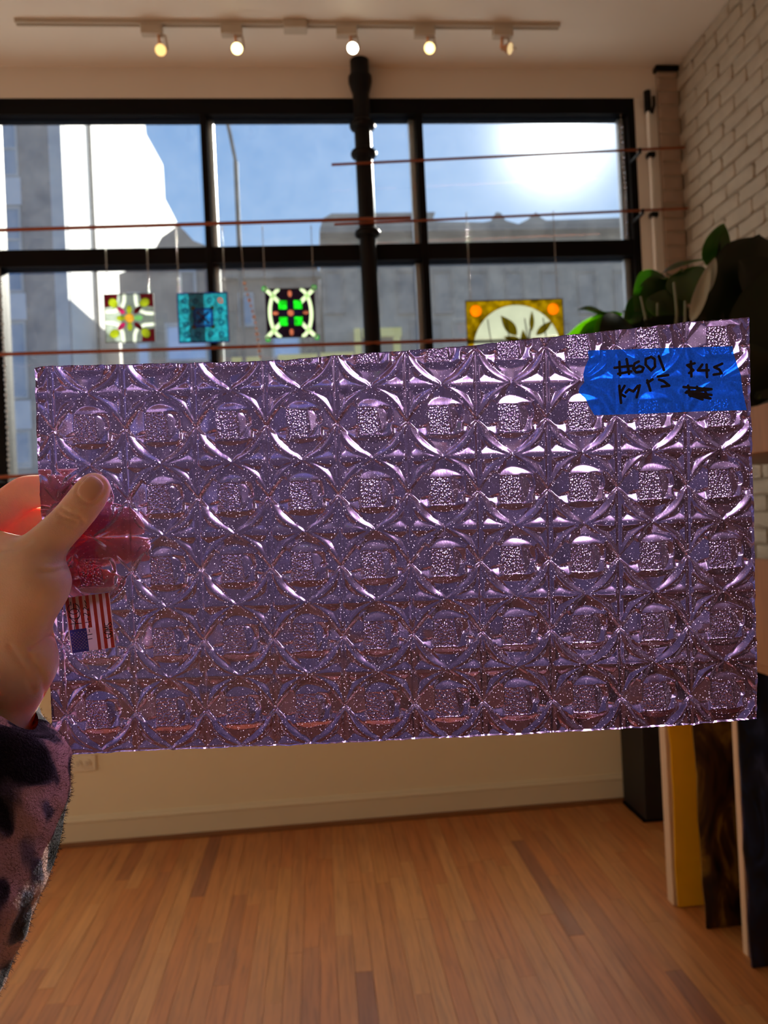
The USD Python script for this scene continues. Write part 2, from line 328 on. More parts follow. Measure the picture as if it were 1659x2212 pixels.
for (bxp, lx, ly, lk, colr, stg, dr), wh in zip(heads, where):
    c = at(bxp, 60, TY); q = at(lx, ly, TY - .005)
    t = thing('track_lamp', f'beige track lamp head with {lk} bulb, {wh}', 'lamp', 'lamps on the ceiling track', loc=(c[0], TY, ZC - .018))
    obj('adaptor', rbx(-.047, .047, -.02, .02, -.044, -.0008, .004), TRACKW, t, smooth=35)
    dr = np.array(dr) / np.linalg.norm(dr); Q = q - np.array([c[0], TY, ZC - .018])
    back = Q - dr * .045
    obj('stem', tube([(back[0] - .004, 0, -.042), (back[0] - .004, .004, -.066), back - dr * .004], .0065, 10), BRASS, t, smooth=40)
    obj('yoke', cat_([tube([(back[0] + .026, 0, -.045), (back[0] + .03, 0, -.08), Q + np.array([.03, .01, .005])], .004, 8), tube([(back[0] - .006, 0, -.046), (back[0] + .026, 0, -.045)], .004, 8)]), TRACKW, t, smooth=40)
    # reflector cup along dr
    w = dr; u = np.cross(w, [0, 0, 1.0]); u /= np.linalg.norm(u); vv = np.cross(w, u); Rm = np.stack([u, vv, w], 1)
    cup = trimesh.creation.revolve(np.array([(.009, -.045), (.013, -.03), (.022, -.012), (.0265, 0), (.0245, 0), (.02, -.010), (.0, -.02)]), sections=24)
    obj('reflector', place(cup, Rm, Q), BRASS, t, smooth=40)
    lens = trimesh.creation.revolve(np.array([(0, .004), (.012, .0025), (.0245, 0), (.0245, -.002), (0, -.002)]), sections=24)
    obj('bulb', place(lens, Rm, Q), bulbmat(f'bulb_{len(USED)}', colr, stg), t, smooth=40)

# ------------------------------------------------------------------ the street outside
GR = mat('street_asphalt', (.12, .12, .12), .9, noise=(.8, .15, ONE))
BRK = mat('dark_brick', (.20, .145, .115), .85, noise=(1.5, .2, ONE))
BRK2 = mat('grey_brick', (.19, .165, .15), .85, noise=(1.2, .18, ONE))
STONE = mat('grey_stone', (.27, .235, .20), .8, noise=(1.0, .15, ONE))
TOWER = mat('tower_brick', (.16, .16, .18), .8, noise=(2.0, .12, ONE))
TOWERL = mat('tower_pale_stone', (.36, .38, .42), .7, noise=(1.5, .1, ONE))
SPAN = mat('pale_spandrel', (.44, .47, .54), .6)
STUCCO = mat('white_stucco', (.88, .87, .83), .8, noise=(.5, .04, ONE))
WINB = mat('far_window_glass', (.10, .20, .32), .12, spec=.8)
WINL = mat('far_window_pale', (.42, .58, .84), .25)
WIND = mat('dim_window_glass', (.17, .155, .145), .4)
DARKP = mat('dark_metal_pipe', (.05, .045, .04), .6)
FRM = mat('far_window_frame', (.32, .34, .37), .5)
YEL = mat('yellow_shopfront_paint', (.95, .70, .16), .5)
obj('street', bx(-60, 60, WY + 1.0, 90, -.35, -.15), GR, kind='structure')
TYY = 22.0
tx0, tx1, tx2, tx3 = (at(p, 250, TYY)[0] for p in (-360, 37, 102, 130))
tw = thing('apartment_tower', 'grey brick tower with a column of blue windows at the far left', 'building')
obj('wall', cat_([bx(tx0, tx3 - .65, TYY, 34, -.2, 19), bx(tx3 - .65, tx2, TYY, TYY + .15, -.2, 19)]), TOWER, tw)
obj('corner_strip', bx(tx2, tx3, TYY - .02, TYY + .16, -.2, 19), TOWERL, tw)
for py0, py1 in ((250, 382), (446, 632), (694, 862), (930, 1012)):
    z1, z0 = at(40, py0, TYY)[2], at(40, py1, TYY)[2]
    w = obj('window', cat_([bx(tx1 - 1.5, tx1 - .02, TYY - .03, TYY + .0, z0, z0 + .07), bx(tx1 - 1.5, tx1 - .02, TYY - .03, TYY, z1 - .07, z1), bx(tx1 - .09, tx1 - .02, TYY - .031, TYY + .001, z0, z1), bx(tx1 - 1.5, tx1 - 1.43, TYY - .031, TYY + .001, z0, z1), bx(tx1 - .78, tx1 - .72, TYY - .031, TYY + .001, z0, z1), bx(tx1 - 1.5, tx1 - .02, TYY - .029, TYY + .001, z1 - .95, z1 - .89)]), FRM, tw)
    obj('pane', bx(tx1 - 1.5, tx1 - .02, TYY - .012, TYY - .006, z0 + .01, z1 - .01), WINB, w)
for py0, py1 in ((384, 444), (634, 692), (866, 928)):
    obj('spandrel', bx(tx1 - 1.55, tx1 + .02, TYY - .05, TYY, at(40, py1, TYY)[2], at(40, py0, TYY)[2]), SPAN, tw)
# white sunlit side wall: outline traced in its own plane x = tx3, with thickness
X0 = tx3 + .02
pts = [atx(px, py, X0) for px, py in ((140, 200), (311, 200), (312, 250), (315, 290), (352, 357), (356, 430), (382, 480), (395, 560))]
pl = [(p[1], p[2]) for p in pts]; pl = [(TYY + .2, 17.5)] + pl[1:] + [(pl[-1][0], -.2), (TYY + .2, -.2)]
m = trimesh.creation.extrude_polygon(Polygon(pl), .5, engine='earcut'); v = m.vertices.copy(); m.vertices = np.stack([X0 - .5 + v[:, 2] + .0, v[:, 0], v[:, 1]], 1); m.fix_normals()
wh = thing('white_building', 'white stucco building wall blazing in the sun beside the tower', 'building')
obj('wall', m, STUCCO, wh)
for k, (px, py) in enumerate(((190, 300),)):
    p = atx(px, py, X0)
    obj('drainpipe', tube([(X0 + .05, p[1], -.1), (X0 + .05, p[1], p[2] + 6)], .045, 8), DARKP, wh)
# row of dark buildings across the street
BY = 24.0
def facade(name, label, px_outline, y0, depth, m):
    P = [at(px, py, y0) for px, py in px_outline]
    pl = [(p[0], p[2]) for p in P]; pl = pl + [(pl[-1][0], -.2), (pl[0][0], -.2)]
    t = thing(name, label, 'building'); obj('wall', plate(Polygon(pl).buffer(0), y0, y0 + depth), m, t); return t
def fwin(t, y0, a, b, m=WINL, fr=FRM, rec=.05):
    p, q = at(*a, y0), at(*b, y0); x0, x1, z0, z1 = p[0], q[0], q[2], p[2]
    w = obj('window', cat_([bx(x0 - .08, x1 + .08, y0 - .06, y0 + .02, z1, z1 + .1), bx(x0 - .08, x1 + .08, y0 - .08, y0 + .02, z0 - .1, z0), bx(x0 - .08, x0, y0 - .05, y0 + .02, z0, z1), bx(x1, x1 + .08, y0 - .05, y0 + .02, z0, z1)]), fr, t)
    obj('pane', bx(x0, x1, y0 - .02, y0 - .01, z0, z1), m, w)
b1 = facade('gabled_building', 'dark brick building with a small roof gable behind the teal glass panel', [(256, 592), (322, 566), (330, 545), (349, 512), (372, 496), (385, 486), (398, 498), (418, 520), (444, 530)], BY, 6, BRK2)
for a, b in (((362, 706), (446, 775)), ((456, 712), (480, 772)), ((300, 742), (322, 790)), ((280, 640), (300, 690)), ((392, 590), (420, 640))): fwin(b1, BY, a, b, WINL if a[1] > 700 else mat(f'dim_pane_{a[0]}', (.10, .11, .13), .2))
b2 = facade('low_brick_building', 'low brown brick building behind the green and white glass panel', [(459, 580), (687, 571)], BY + .4, 6, BRK)
for a, b in (((592, 728), (646, 768)), ((520, 640), (545, 700))): fwin(b2, BY + .4, a, b, WINL if a[0] == 592 else WINB)
obj('cornice', bx(at(456, 580, BY)[0], at(692, 580, BY)[0], BY + .15, BY + .5, at(570, 596, BY)[2], at(570, 584, BY)[2]), BRK2, b2)
b3 = facade('long_stone_building', 'long grey stone building with roof pediments and yellow shopfront trim', [(690, 500), (697, 472), (716, 461), (940, 458), (934, 478), (1044, 480), (1060, 477), (1072, 458), (1082, 460), (1092, 476), (1120, 484), (1140, 474), (1158, 458), (1168, 470), (1180, 476), (1345, 470), (1480, 468)], BY + .2, 8, STONE)
obj('cornice', bx(at(690, 480, BY)[0], at(1420, 480, BY)[0], BY - .35, BY + .25, at(900, 508, BY)[2], at(900, 496, BY)[2]), BRK2, b3)
for px in range(705, 1400, 78): fwin(b3, BY + .2, (px, 590), (px + 34, 672), WIND, BRK2)
for px in range(890, 1400, 92): fwin(b3, BY + .2, (px, 700), (px + 62, 776), WIND, BRK2)
def bar(t, a, b): p, q = at(*a, BY - .05), at(*b, BY - .05); obj('yellow_trim', bx(p[0], q[0], BY - .05, BY + .22, q[2], p[2]), YEL, t)
bar(b3, (765, 709), (783, 800)); bar(b3, (783, 709), (868, 726)); bar(b3, (850, 726), (868, 800)); bar(b3, (692, 762), (765, 782))
bar(b2, (500, 772), (562, 790)); bar(b2, (600, 766), (686, 782))
# lamp post in the street
lp = thing('street_lamp', 'thin street lamp post standing against the blue sky', 'street lamp')
a, b, c, e = (at(px, py, 15.0) for px, py in ((521, 640), (509, 350), (497, 290), (484, 235)))
obj('pole', tube([(a[0], 15, -.15), tuple(a), tuple(b)], .045, 10), DARKP, lp, smooth=40)
obj('arm', tube([tuple(b), tuple(c), tuple(e), tuple(e + np.array([-.5, 0, .25]))], .035, 8), DARKP, lp, smooth=40)
obj('lamp_housing', rbx(e[0] - 1.0, e[0] - .4, 14.9, 15.1, e[2] + .2, e[2] + .32, .04), FRM, lp)

# ------------------------------------------------------------------ stained glass panels hanging in the window
GY = WY - .125
def hang(t, xs, ztop, zrod=2.895, z_off=0):
    for x in xs:
        parts = []; zz = ztop; i = 0
        while zz < zrod - .006:
            m = trimesh.creation.torus(.0042, .0009, 8, 5); m.apply_scale((.75, 1.25, 1))
            m.apply_transform(trimesh.transformations.rotation_matrix(math.pi / 2, (1, 0, 0)))
            if i % 2: m.apply_transform(trimesh.transformations.rotation_matrix(math.pi / 2, (0, 0, 1)))
            m.apply_translation((x, GY, zz + .004)); parts.append(m); zz += .0078; i += 1
        obj('chain', cat_(parts), STEEL, t)
        m = trimesh.creation.torus(.0115, .0012, 16, 6); m.apply_transform(trimesh.transformations.rotation_matrix(math.pi / 2, (0, 1, 0))); m.apply_translation((x, GY, zrod)); obj('hook_ring', m, STEEL, t)
def panelframe(c0, c1, yy=GY):
    p, q = at(*c0, yy), at(*c1, yy); return (p[0] + q[0]) / 2, (p[2] + q[2]) / 2, (q[0] - p[0]) / 2, (p[2] - q[2]) / 2
def piece(t, nm, poly, cx, cz, s, m, d=.0, th=.004, label=None):
    poly = affinity.translate(affinity.scale(poly, s, s, origin=(0, 0)), cx, cz)
    return obj(nm, plate(poly, GY - th / 2 - d, GY + th / 2 - d), m, t, label=label)
def rot4(p): return [affinity.rotate(p, 90 * k, origin=(0, 0)) for k in range(4)]
def ell(x, y, a, b, ang=0): return affinity.translate(affinity.rotate(affinity.scale(Point(0, 0).buffer(1, 10), a, b), ang, origin=(0, 0)), x, y)
LEAD = mat('solder_came', (.10, .09, .08), .35, metal=.8)
def border(t, cx, cz, s, m, w=.035): return piece(t, 'border', sbox(-1 - w, -1 - w, 1 + w, 1 + w).difference(sbox(-1, -1, 1, 1)), cx, cz, s, m, th=.007)
# A: flower
cx_, cz_, hx, hz = panelframe((226, 636), (334, 738)); s = (hx + hz) / 2
A = thing('stained_glass_panel', 'clear stained glass panel with pink and yellow-green flower', 'stained glass', 'stained glass panels in the window')
clr = artglass('clear_textured_glass', (.62, .68, .64), .94, var=.08, scale=60); wht = artglass('milky_glass', (.80, .84, .78), .62, var=.06)
bur = artglass('burgundy_glass', (.20, .03, .06), .5); ylg = artglass('yellow_green_glass', (.52, .58, .10), .80); pnk = artglass('pink_glass', (.62, .10, .30), .70)
grn_ = artglass('pale_green_glass', (.42, .72, .38), .75); gold = artglass('gold_glass', (.70, .50, .14), .72)
border(A, cx_, cz_, s, LEAD, .02)
arcs, corners, nug = [], [], []
base = sbox(-1, -1, 1, 1)
for k in range(4):
    crv = LineString([(.98, .17), (.70, .19), (.50, .27), (.38, .40), (.30, .62), (.28, .98)]).buffer(.075, 6)
    arcs.append(affinity.rotate(crv, 90 * k, origin=(0, 0)))
    corners.append(affinity.rotate(Polygon([(.46, 1), (1, 1), (1, .46), (.72, .5), (.5, .72)]), 90 * k, origin=(0, 0)))
    nug.append(affinity.rotate(ell(.64, .64, .21, .17, 30), 90 * k, origin=(0, 0)))
dia = [affinity.rotate(ell(.34, .34, .20, .10, 45), 90 * k, origin=(0, 0)) for k in range(4)]
axi = [affinity.rotate(ell(.36, 0, .18, .11), 90 * k, origin=(0, 0)) for k in range(4)]
cen = Point(0, 0).buffer(.19, 12)
bg = base.difference(unary_union(arcs + corners + nug + dia + axi + [cen]))
piece(A, 'background_glass', bg, cx_, cz_, s, clr)
for i, p in enumerate(corners): piece(A, 'corner_glass', p.difference(nug[i]).difference(unary_union(arcs)), cx_, cz_, s, bur if i != 2 else clr)
for p in arcs: piece(A, 'curved_strip', p, cx_, cz_, s, wht, th=.007)
for p in nug: piece(A, 'nugget', p, cx_, cz_, s, ylg, th=.010)
for i, p in enumerate(dia): piece(A, 'petal', p.difference(cen), cx_, cz_, s, pnk if i in (1, 2) else bur, th=.007)
for i, p in enumerate(axi): piece(A, 'petal', p.difference(cen), cx_, cz_, s, grn_ if i == 0 else ylg, th=.0065)
piece(A, 'flower_centre', cen, cx_, cz_, s, gold, th=.011)
hang(A, (cx_ - .85 * s, cx_ + .85 * s), cz_ + 1.0 * s)
# B: teal square
cx_, cz_, hx, hz = panelframe((386, 634), (492, 738)); s = (hx + hz) / 2
B = thing('stained_glass_panel', 'teal swirled stained glass panel around a small blue square', 'stained glass', 'stained glass panels in the window')
teal = artglass('teal_swirl_glass', (.07, .38, .44), .5, var=.5, scale=55); tealr = artglass('teal_ring_glass', (.012, .12, .24), .5); blu = artglass('deep_blue_glass', (.015, .07, .34), .35, var=.4); blu2 = artglass('sky_blue_glass', (.05, .30, .50), .6, var=.6, scale=40); orn = artglass('orange_glass', (.70, .28, .06), .7)
border(B, cx_, cz_, s, artglass('blue_edge_glass', (.01, .09, .26), .2), .05)
inn = sbox(-.40, -.40, .40, .40)
swirls = [ell(x, y, .13, .10, 40 * i) for i, (x, y) in enumerate([(-.74, .72), (-.3, .70), (.3, .72), (.74, .70), (-.72, .3), (-.72, -.25), (.72, .28), (.74, -.22), (-.72, -.72), (-.25, -.72), (.28, -.7), (.72, -.72)])]
rings = [p.difference(p.buffer(-.045)) for p in swirls]
piece(B, 'teal_glass', base.difference(inn).difference(unary_union(rings)), cx_, cz_, s, teal)
for i, p in enumerate(rings): piece(B, 'swirl', p, cx_, cz_, s, orn if i == 3 else tealr, th=.006)
piece(B, 'inner_border', inn.difference(sbox(-.33, -.33, .33, .33)), cx_, cz_, s, blu, th=.006)
piece(B, 'blue_centre', sbox(-.33, -.33, .33, .33), cx_, cz_, s, blu2)
for a in (45, -45): piece(B, 'twist', affinity.rotate(sbox(-.36, -.035, .36, .035), a, origin=(0, 0)), cx_, cz_, s, blu if a > 0 else bur, th=.007, d=.001)
for x in (-.4, .4):
    for y in (-.4, .4): piece(B, 'nugget', Point(x, y).buffer(.075, 8), cx_, cz_, s, orn, th=.011)
hang(B, (cx_ - .95 * s, cx_ + .95 * s), cz_ + 1.02 * s)
# C: purple square with green squares and white crossing arcs
cx_, cz_, hx, hz = panelframe((574, 624), (682, 728)); s = (hx + hz) / 2
C_ = thing('stained_glass_panel', 'dark purple stained glass panel with bright green squares and white arcs', 'stained glass', 'stained glass panels in the window')
pur = artglass('dark_purple_glass', (.035, .02, .06), .3); gsq = artglass('bright_green_glass', (.05, .75, .09), .58, var=.5, scale=60); cop = artglass('copper_glass', (.58, .30, .22), .6); nav = artglass('navy_glass', (.02, .03, .09), .3)
mint = artglass('mint_white_glass', (.74, .84, .66), .55, var=.05); grg = artglass('green_ring_glass', (.06, .45, .12), .2)
warc = []
for sg in (1, -1):
    warc.append(LineString([(sg * (.35 + .50 * math.cos(t)), 1.0 * math.sin(t)) for t in np.linspace(-1.3, 1.3, 18)]).buffer(.075, 6))
diag = [affinity.rotate(LineString([(.42, .42), (1.0, .98)]).buffer(.085, 6), 90 * k, origin=(0, 0)) for k in range(4)]
gq = [sbox(x - .17, y - .18, x + .17, y + .18) for x in (-.31, .31) for y in (-.34, .34)]
ov = [ell(0, .80, .085, .14), ell(0, -.80, .085, .14), ell(.62, 0, .13, .075), ell(-.62, 0, .13, .075), Point(0, 0).buffer(.13, 10)]
mid = sbox(-.12, -.5, .12, .5).union(sbox(-.5, -.13, .5, .13))
cut = unary_union(warc + diag + gq + ov)
border(C_, cx_, cz_, s, LEAD, .02)
piece(C_, 'purple_glass', base.difference(cut).difference(mid), cx_, cz_, s, pur)
piece(C_, 'navy_cross', mid.difference(cut), cx_, cz_, s, nav)
for p in gq: piece(C_, 'green_square', p, cx_, cz_, s, gsq, th=.007)
for p in warc: piece(C_, 'white_arc', p, cx_, cz_, s, mint, th=.008, d=.001)
for p in diag: piece(C_, 'white_bar', p.difference(unary_union(gq)), cx_, cz_, s, mint, th=.008, d=.003)
for p in ov: piece(C_, 'copper_oval', p, cx_, cz_, s, cop, th=.009)
for x, y in ((-1.03, 1.02), (1.0, 1.03), (-.98, -1.05), (1.03, -1.03)):
    piece(C_, 'corner_ring', Point(x, y).buffer(.11, 10).difference(Point(x, y).buffer(.05, 8)), cx_, cz_, s, grg, th=.008)
hang(C_, (cx_ - 1.0 * s, cx_ + 1.0 * s), cz_ + 1.04 * s)
# D: amber square with white disc and leaves
p, q = at(1006, 656, GY), at(1214, 641, GY); wD = q[0] - p[0]
cx_, cz_, s = (p[0] + q[0]) / 2, (p[2] + q[2]) / 2 - wD / 2, wD / 2
D = thing('stained_glass_panel', 'amber stained glass panel with white disc and olive leaves', 'stained glass', 'stained glass panels in the window')
amb = artglass('amber_glass', (.40, .31, .006), .74, var=.55, scale=28); wdisc = artglass('white_disc_glass', (.58, .61, .54), .62, var=.06, scale=10); olv = artglass('olive_glass', (.22, .19, .02), .6); ornb = artglass('orange_nugget_glass', (.95, .40, .02), .62, var=.1)
RD = lambda poly: affinity.rotate(poly, -.7, origin=(0, 0))
disc = Point(.02, 0).buffer(.90, 40)
def leafp(x, y, L, w, ang):
    n = 12; t = np.linspace(0, 1, n); half = w * np.sin(np.pi * t ** .8)
    return affinity.translate(affinity.rotate(Polygon(list(zip(t * L, half)) + list(zip(t[::-1] * L, -half[::-1]))).buffer(0), ang, origin=(0, 0)), x, y)
lv = [leafp(.02, .28, .52, .11, 127), leafp(.33, .36, .42, .05, 86), leafp(.14, .12, .42, .08, 160), leafp(.42, .28, .46, .075, 38), leafp(.18, .02, .38, .07, 95), leafp(.5, .05, .4, .08, 30), leafp(-.1, -.2, .45, .09, 150), leafp(.25, -.3, .45, .09, 35), leafp(-.2, -.5, .4, .08, 170)]
stem_ = LineString([(.22, -.9), (.20, -.4), (.24, 0), (.30, .4)]).buffer(.014)
nugs = [Point(x, y).buffer(.115, 12) for x, y in ((-.80, .80), (.80, .80), (-.8, -.8), (.8, -.8))]
border(D, cx_, cz_, s, LEAD, .012)
piece(D, 'amber_glass', base.difference(disc).difference(unary_union(nugs)), cx_, cz_, s, amb)
piece(D, 'white_disc', disc.difference(unary_union(lv)), cx_, cz_, s, wdisc)
for l_ in lv: piece(D, 'leaf', l_.intersection(disc), cx_, cz_, s, olv)
piece(D, 'stem', stem_, cx_, cz_, s, LEAD, th=.006, d=.002)
for i, x in enumerate(np.linspace(-.55, .6, 4)): piece(D, 'lead_line', LineString([(x, -.6), (x + .05, 0), (x - .02, .62)]).buffer(.007).intersection(disc), cx_, cz_, s, LEAD, th=.006, d=.0015)
for n_ in nugs: piece(D, 'nugget', n_, cx_, cz_, s, ornb, th=.012)
hang(D, (cx_ - .9 * s, cx_ + .9 * s), cz_ + 1.0 * s, 2.945)

# strands of beads
def strand(label, pts, rb, n, m, top):
    t = thing('bead_strand', label, 'beads', 'strands of glass beads at the window')
    P = np.array(pts); k = np.linspace(0, len(P) - 1, n); Q = np.stack([np.interp(k, range(len(P)), P[:, i]) for i in range(3)], 1)
    obj('cord', tube([top] + [tuple(x) for x in Q], .0012, 6), STEEL, t)
    for i, q_ in enumerate(Q):
        b_ = trimesh.creation.icosphere(1, rb * (1 if i % 3 else 1.35)); b_.apply_translation(q_); obj('bead', b_, m, t, smooth=True)
BEADC = mat('copper_bead_glass', (.85, .45, .28), .05, transmission_weight=.7); BEADW = mat('clear_bead_glass', (.95, .95, .95), .03, transmission_weight=.85)
q0, q1 = at(528, 612, GY), at(562, 770, GY)
strand('slanting strand of copper glass beads between the teal and green panels', [q0, (q0 + q1) / 2 + np.array([.012, 0, 0]), q1], .0065, 14, BEADC, (q0[0] - .01, GY, 2.895))
for (xx, lab) in ((-1.444, 'strand of clear glass beads hanging down the left window post'), ):
    strand(lab, [(xx - .003, WY - .012, 2.70), (xx + .002, WY - .012, 2.2), (xx - .002, WY - .012, 1.62)], .0065, 46, BEADW, (xx, WY - .012, 2.77))
strand('strand of clear glass beads at the right window jamb', [(1.636, WY - .02, 3.42), (1.642, WY - .02, 3.1), (1.634, WY - .02, 2.86)], .006, 26, BEADW, (1.638, WY - .02, 3.49))

# ------------------------------------------------------------------ glass rack with standing sheets, and things on it
RX = 1.25
rk = thing('glass_rack', 'wooden rack of upright slots along the brick wall', 'rack')
def slotboard(y0, y1, z1): obj('divider', rbx(RX, 1.93, y0, y1, 0, z1, .003), PALEW, rk)
slotboard(2.765, 2.815, 1.0); obj('divider', rbx(1.335, 1.93, 2.415, 2.445, 0, 1.0, .003), PALEW, rk); slotboard(2.04, 2.07, 1.0)
obj('back_board', bx(1.915, 1.932, 2.07, 2.765, 0.0, 1.0), RACKW, rk)
obj('shelf', rbx(RX - .01, 1.94, 1.90, 2.86, 1.0, 1.03, .003), RACKW, rk)
obj('fascia', rbx(RX - .03, RX - .0105, 1.90, 2.86, 1.03, 1.33, .003), RACKW, rk)
obj('shelf', rbx(RX - .01, 1.94, 1.90, 2.86, 1.63, 1.66, .003), RACKW, rk)
obj('fascia', rbx(RX - .03, RX - .0105, 1.90, 2.86, 1.625, 1.755, .003), RACKW, rk)
for y0 in (1.90, 2.82): obj('upright', rbx(RX, RX + .05, y0, y0 + .04, 1.03, 1.63, .003), RACKW, rk); obj('upright', rbx(1.89, 1.94, y0, y0 + .04, 1.03, 1.63, .003), RACKW, rk)
obj('upright', rbx(RX, 1.93, 1.90, 1.93, 0, 1.0, .003), mat('dark_rack_paint', (.015, .013, .012), .5), rk)
def slab(nm, label, y, x0, x1, z0, z1, m, tilt=0., th=.004, cat='glass sheet', grp='glass sheets in the rack'):
    n = 14; t = thing(nm, label, cat, grp, loc=((x0 + x1) / 2, y, z0))
    e = np.random.default_rng(int(abs(y) * 1000)); w = (x1 - x0) / 2; h = z1 - z0
    zz = np.linspace(0, h, n); L_ = [(-w + e.uniform(-.004, .004), z_) for z_ in zz]; R_ = [(w, z_) for z_ in zz[::-1]]
    mm = plate(Polygon(L_ + R_), -th / 2, th / 2); v = mm.vertices.copy(); v[:, 1] += v[:, 2] * tilt; mm.vertices = v
    obj('sheet', mm, m, t); return t
yelg = mat('yellow_sheet_glass', (.90, .50, .02), .2, noise=(6, .08, ONE)); brng = M_('brown_streaky_glass', {
    'tc': ('geometry', {}), 'mp': ('mapping', {'scale': (4, 4, 1.5)}), 'n': ('noise_texture', {'scale': 2.2, 'detail': 5.0, 'distortion': 1.5}),
    'r': ('rgb_ramp', {'ramp': [(.35, (.012, .006, .004)), (.52, (.06, .026, .008)), (.68, (.30, .16, .02))]}), 'p': ('principled_bsdf', {'roughness': .18})}, [('tc.position', 'mp.vector'), ('mp.vector', 'n.vector'), ('n.fac', 'r.fac'), ('r.color', 'p.base_color')])
blug = M_('blue_streaky_glass', {
    'tc': ('geometry', {}), 'mp': ('mapping', {'scale': (5, 5, 1.8)}), 'n': ('noise_texture', {'scale': 2.5, 'detail': 5.0, 'distortion': 1.2}),
    'r': ('rgb_ramp', {'ramp': [(.35, (.004, .006, .012)), (.55, (.012, .022, .07)), (.75, (.05, .08, .20))]}), 'p': ('principled_bsdf', {'roughness': .15})}, [('tc.position', 'mp.vector'), ('mp.vector', 'n.vector'), ('n.fac', 'r.fac'), ('r.color', 'p.base_color')])
redg = artglass('red_sheet_glass', (.30, .008, .02), .15, .15, var=.2)
slab('coloured_glass_sheet', 'yellow glass sheet standing against the pale wooden divider', 2.755, RX + .012, 1.90, .002, .96, yelg, .0, .006)
slab('coloured_glass_sheet', 'brown streaky glass sheet between the yellow and blue sheets', 2.60, RX + .04, 1.90, .002, .97, brng, .035, .008)
slab('coloured_glass_sheet', 'dark blue streaky glass sheet nearest the right edge of the photo', 2.36, RX + .065, 1.90, .002, .97, blug, .02, .010)
slab('coloured_glass_sheet', 'narrow dark amber glass sheet tucked behind the blue sheet', 2.49, RX + .14, 1.88, .002, .55, artglass('dark_amber_sheet', (.25, .12, .01), .15, .15), .02, .006)
for i in range(2):
    slab('red_glass_sheet', ['dark red glass sheet on the middle shelf of the rack', 'brighter red glass sheet leaning beside the dark red one'][i], 1.98 + .10 * i, RX + .02 + .05 * i, 1.85, 1.031, 1.56 + .03 * i, redg if i == 0 else artglass('bright_red_glass', (.6, .02, .05), .2, .15), .10 * i, .006, grp='red glass sheets on the rack shelf')
# black panel standing at the front wall
a, b = atz(1356, 1750, 0.0), atz(1440, 1745, 0.0)
bp = thing('black_cabinet', 'black cabinet standing at the foot of the front wall, right of centre', 'cabinet')
obj('body', rbx(a[0] + .02, a[0] + .26, WY - .30, WY - .032, .012, .88, .004), mat('black_laminate', (.006, .006, .006), .55), bp)
obj('plinth', bx(a[0] + .01, a[0] + .25, WY - .29, WY - .04, 0, .012), BLACKM, bp)
obj('top', rbx(a[0] - .01, a[0] + .27, WY - .31, WY - .032, .88, .90, .004), BLACKM, bp)

# ------------------------------------------------------------------ potted plant on the rack
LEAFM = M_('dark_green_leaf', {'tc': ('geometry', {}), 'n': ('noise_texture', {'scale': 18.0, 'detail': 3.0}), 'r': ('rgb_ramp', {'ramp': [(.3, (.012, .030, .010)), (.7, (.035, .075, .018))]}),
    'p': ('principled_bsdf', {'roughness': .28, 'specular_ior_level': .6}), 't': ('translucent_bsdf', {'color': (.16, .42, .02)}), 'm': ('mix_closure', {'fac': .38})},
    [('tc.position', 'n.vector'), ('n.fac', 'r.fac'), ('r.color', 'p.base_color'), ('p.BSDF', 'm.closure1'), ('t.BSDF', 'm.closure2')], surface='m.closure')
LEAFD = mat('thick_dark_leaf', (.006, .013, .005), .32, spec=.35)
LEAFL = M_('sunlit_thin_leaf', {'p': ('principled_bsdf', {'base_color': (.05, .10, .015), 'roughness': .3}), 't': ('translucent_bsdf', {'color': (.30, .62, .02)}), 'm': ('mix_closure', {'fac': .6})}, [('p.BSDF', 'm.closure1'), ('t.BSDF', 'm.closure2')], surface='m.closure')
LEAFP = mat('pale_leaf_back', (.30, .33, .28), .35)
STEMG = mat('plant_stem', (.06, .10, .035), .45)
def leaf_mesh(base, tip, width, normal, fold=.25, droop=.15, blunt=.75, n=14, mrows=4):
    base, tip = np.array(base, float), np.array(tip, float); ax = tip - base; L = np.linalg.norm(ax); ax /= L
    nr = np.array(normal, float); nr -= ax * (nr @ ax); nr /= np.linalg.norm(nr); sd = np.cross(ax, nr)
    t = np.linspace(0, 1, n); half = width / 2 * (np.sin(np.pi * t ** blunt) ** .75 + .02); half[-1] = width * .01
    v = []
    for i in range(n):
        for j in range(-mrows, mrows + 1):
            k = j / mrows
            v.append(base + ax * L * t[i] + sd * half[i] * k + nr * (abs(k) * half[i] * fold - droop * L * (t[i] - .5) ** 2 * 2 + .012 * L * math.sin(9 * t[i] + k * 2)))
    w = 2 * mrows + 1; f = []
    for i in range(n - 1):
        for j in range(w - 1): a_ = i * w + j; f += [[a_, a_ + 1, a_ + w + 1], [a_, a_ + w + 1, a_ + w]]
    v = np.array(v); f = np.array(f); nv = len(v); th = .0012
    V = np.vstack([v, v - nr * th]); F = np.vstack([f, f[:, ::-1] + nv])
    return trimesh.Trimesh(V, F, process=False)
PY = 2.45
potc = np.array([1.56, PY, 1.66])
pt = thing('potted_plant', 'large leafy dark green plant on top of the wooden rack', 'plant')
obj('pot', lathe([(0, 0), (.085, 0), (.115, .19), (.122, .19), (.122, .215), (.108, .215), (.104, .17), (0, .17)], 0, 0, 28), mat('dark_pot', (.05, .045, .04), .5), pt, smooth=40)
pr = stage.GetPrimAtPath(path_of(pt) + '/pot'); UsdGeom.Xformable(pr).AddTranslateOp().Set(Gf.Vec3d(*potc))
